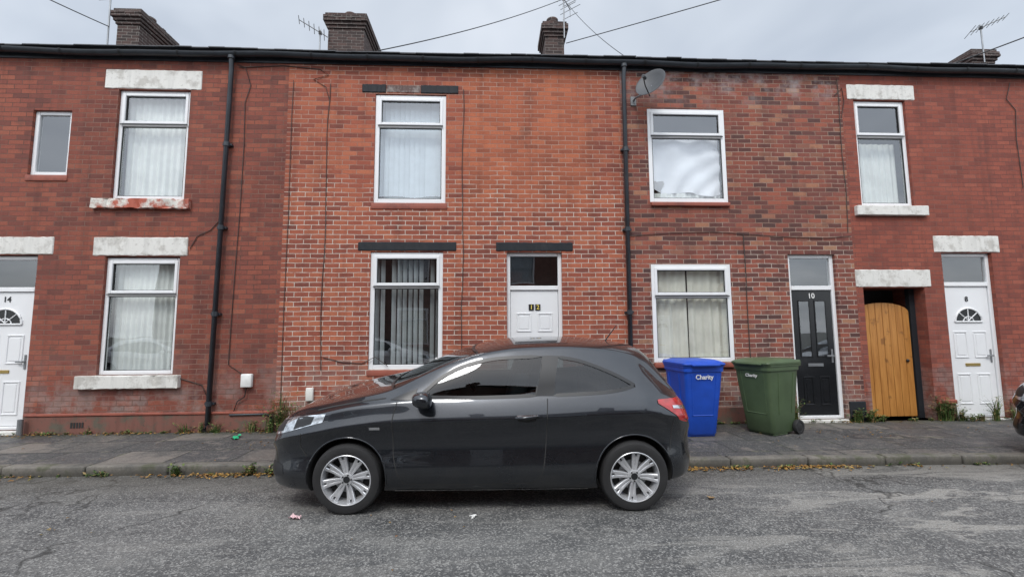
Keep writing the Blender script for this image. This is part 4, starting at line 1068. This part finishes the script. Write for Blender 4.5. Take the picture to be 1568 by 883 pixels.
for _ in range(34):
    x=rnd.uniform(-8,8); tuft(x,yk(x)-.012,0,rnd.uniform(.02,.05),5,.04,.6)
wd.obj('weeds')
def crumple(name,loc,size,mat,seed):
    r=random.Random(seed); bm=bmesh.new(); bmesh.ops.create_grid(bm,x_segments=5,y_segments=4,size=.5)
    for v in bm.verts: v.co=Vector((v.co.x*size[0]+r.gauss(0,.006),v.co.y*size[1]+r.gauss(0,.006),r.uniform(0,size[2])))
    mb=MB(); mb.bm(bm,mat,Matrix.Translation(loc)@Matrix.Rotation(r.uniform(0,3),4,'Z')); mb.obj(name)
crumple('litter_wrapper',(-1.66,-3.17,.006),(.10,.06,.03),simple('pink_wrapper',(.75,.5,.52),.5,var=.4,scale=20),1)
crumple('litter_wrapper.001',(-.15,-3.25,.006),(.05,.03,.02),M_white,2)
crumple('litter_wrapper.002',(-3.6,-.48,.106),(.22,.08,.03),simple('green_wrapper',(.03,.45,.22),.4,var=.3,scale=20),3)
crumple('litter_wrapper.003',(-4.7,-4.1,.006),(.05,.03,.02),M_white,4)
crumple('litter_wrapper.004',(2.05,-2.95,.006),(.05,.04,.02),simple('brown_card',(.3,.2,.1),.7),5)

# ------------------------------------------------------------------ world + sun
w=bpy.data.worlds.new('World'); scene.world=w; w.use_nodes=True; nt=w.node_tree; nt.nodes.clear()
class WT_(NT):
    def __init__(s,t): s.t=t
t=WT_(nt); out=nt.nodes.new('ShaderNodeOutputWorld')
az=math.radians(200); el=math.radians(52)
sky=t.n('ShaderNodeTexSky',sky_type='NISHITA'); sky.sun_disc=False; sky.sun_elevation=el; sky.sun_rotation=az; sky.dust_density=3
b1=t.n('ShaderNodeBackground',{'Color':sky.outputs[0],'Strength':.05})
dirn=t.n('ShaderNodeTexCoord').outputs['Generated']
sp=t.n('ShaderNodeSeparateXYZ',{0:dirn}); zz=t.math('ADD',t.math('MAXIMUM',sp.outputs[2],0.),.18)
pv=t.n('ShaderNodeCombineXYZ',{0:t.math('DIVIDE',sp.outputs[0],zz),1:t.math('DIVIDE',sp.outputs[1],zz),2:0.}).outputs[0]
n1=t.noise(pv,1.3,4,.55,dist=.4)
cc=t.ramp(n1,[(.3,(.46,.50,.55)),(.5,(.60,.64,.685)),(.68,(.78,.81,.845))])
dt=t.n('ShaderNodeVectorMath',{0:dirn,1:(0,-.6,.8)},operation='DOT_PRODUCT').outputs['Value']
br=t.rng(dt,0.,1.,1.,2.4,True)
b2=t.n('ShaderNodeBackground',{'Color':cc,'Strength':br})
ad=t.n('ShaderNodeAddShader'); nt.links.new(b1.outputs[0],ad.inputs[0]); nt.links.new(b2.outputs[0],ad.inputs[1]); nt.links.new(ad.outputs[0],out.inputs[0])
sl=bpy.data.lights.new('sun','SUN'); sl.energy=1.4; sl.angle=math.radians(14); sl.color=(1,.98,.95)
so=bpy.data.objects.new('sun',sl); COL.objects.link(so)
sd_=Vector((math.sin(az)*math.cos(el),math.cos(az)*math.cos(el),math.sin(el)))
so.rotation_euler=(-sd_).to_track_quat('-Z','Y').to_euler(); so.location=(0,-10,20)

# ------------------------------------------------------------------ camera
p=math.radians(5.6); s=math.radians(2.7); r=.0065
F=Vector((math.sin(s)*math.cos(p),math.cos(s)*math.cos(p),math.sin(p))); R=Vector((math.cos(s),-math.sin(s),0)); U=R.cross(F)
cr=(R-r*U).normalized(); cu=(U+r*R).normalized()
cd=bpy.data.cameras.new('camera'); cd.sensor_width=36; cd.lens=36*700/1568; cd.clip_start=.05; cd.clip_end=1500
co=bpy.data.objects.new('camera',cd); COL.objects.link(co)
M=Matrix((cr,cu,-F)).transposed().to_4x4(); M.translation=Vector((0,-D,1.55)); co.matrix_world=M
scene.camera=co
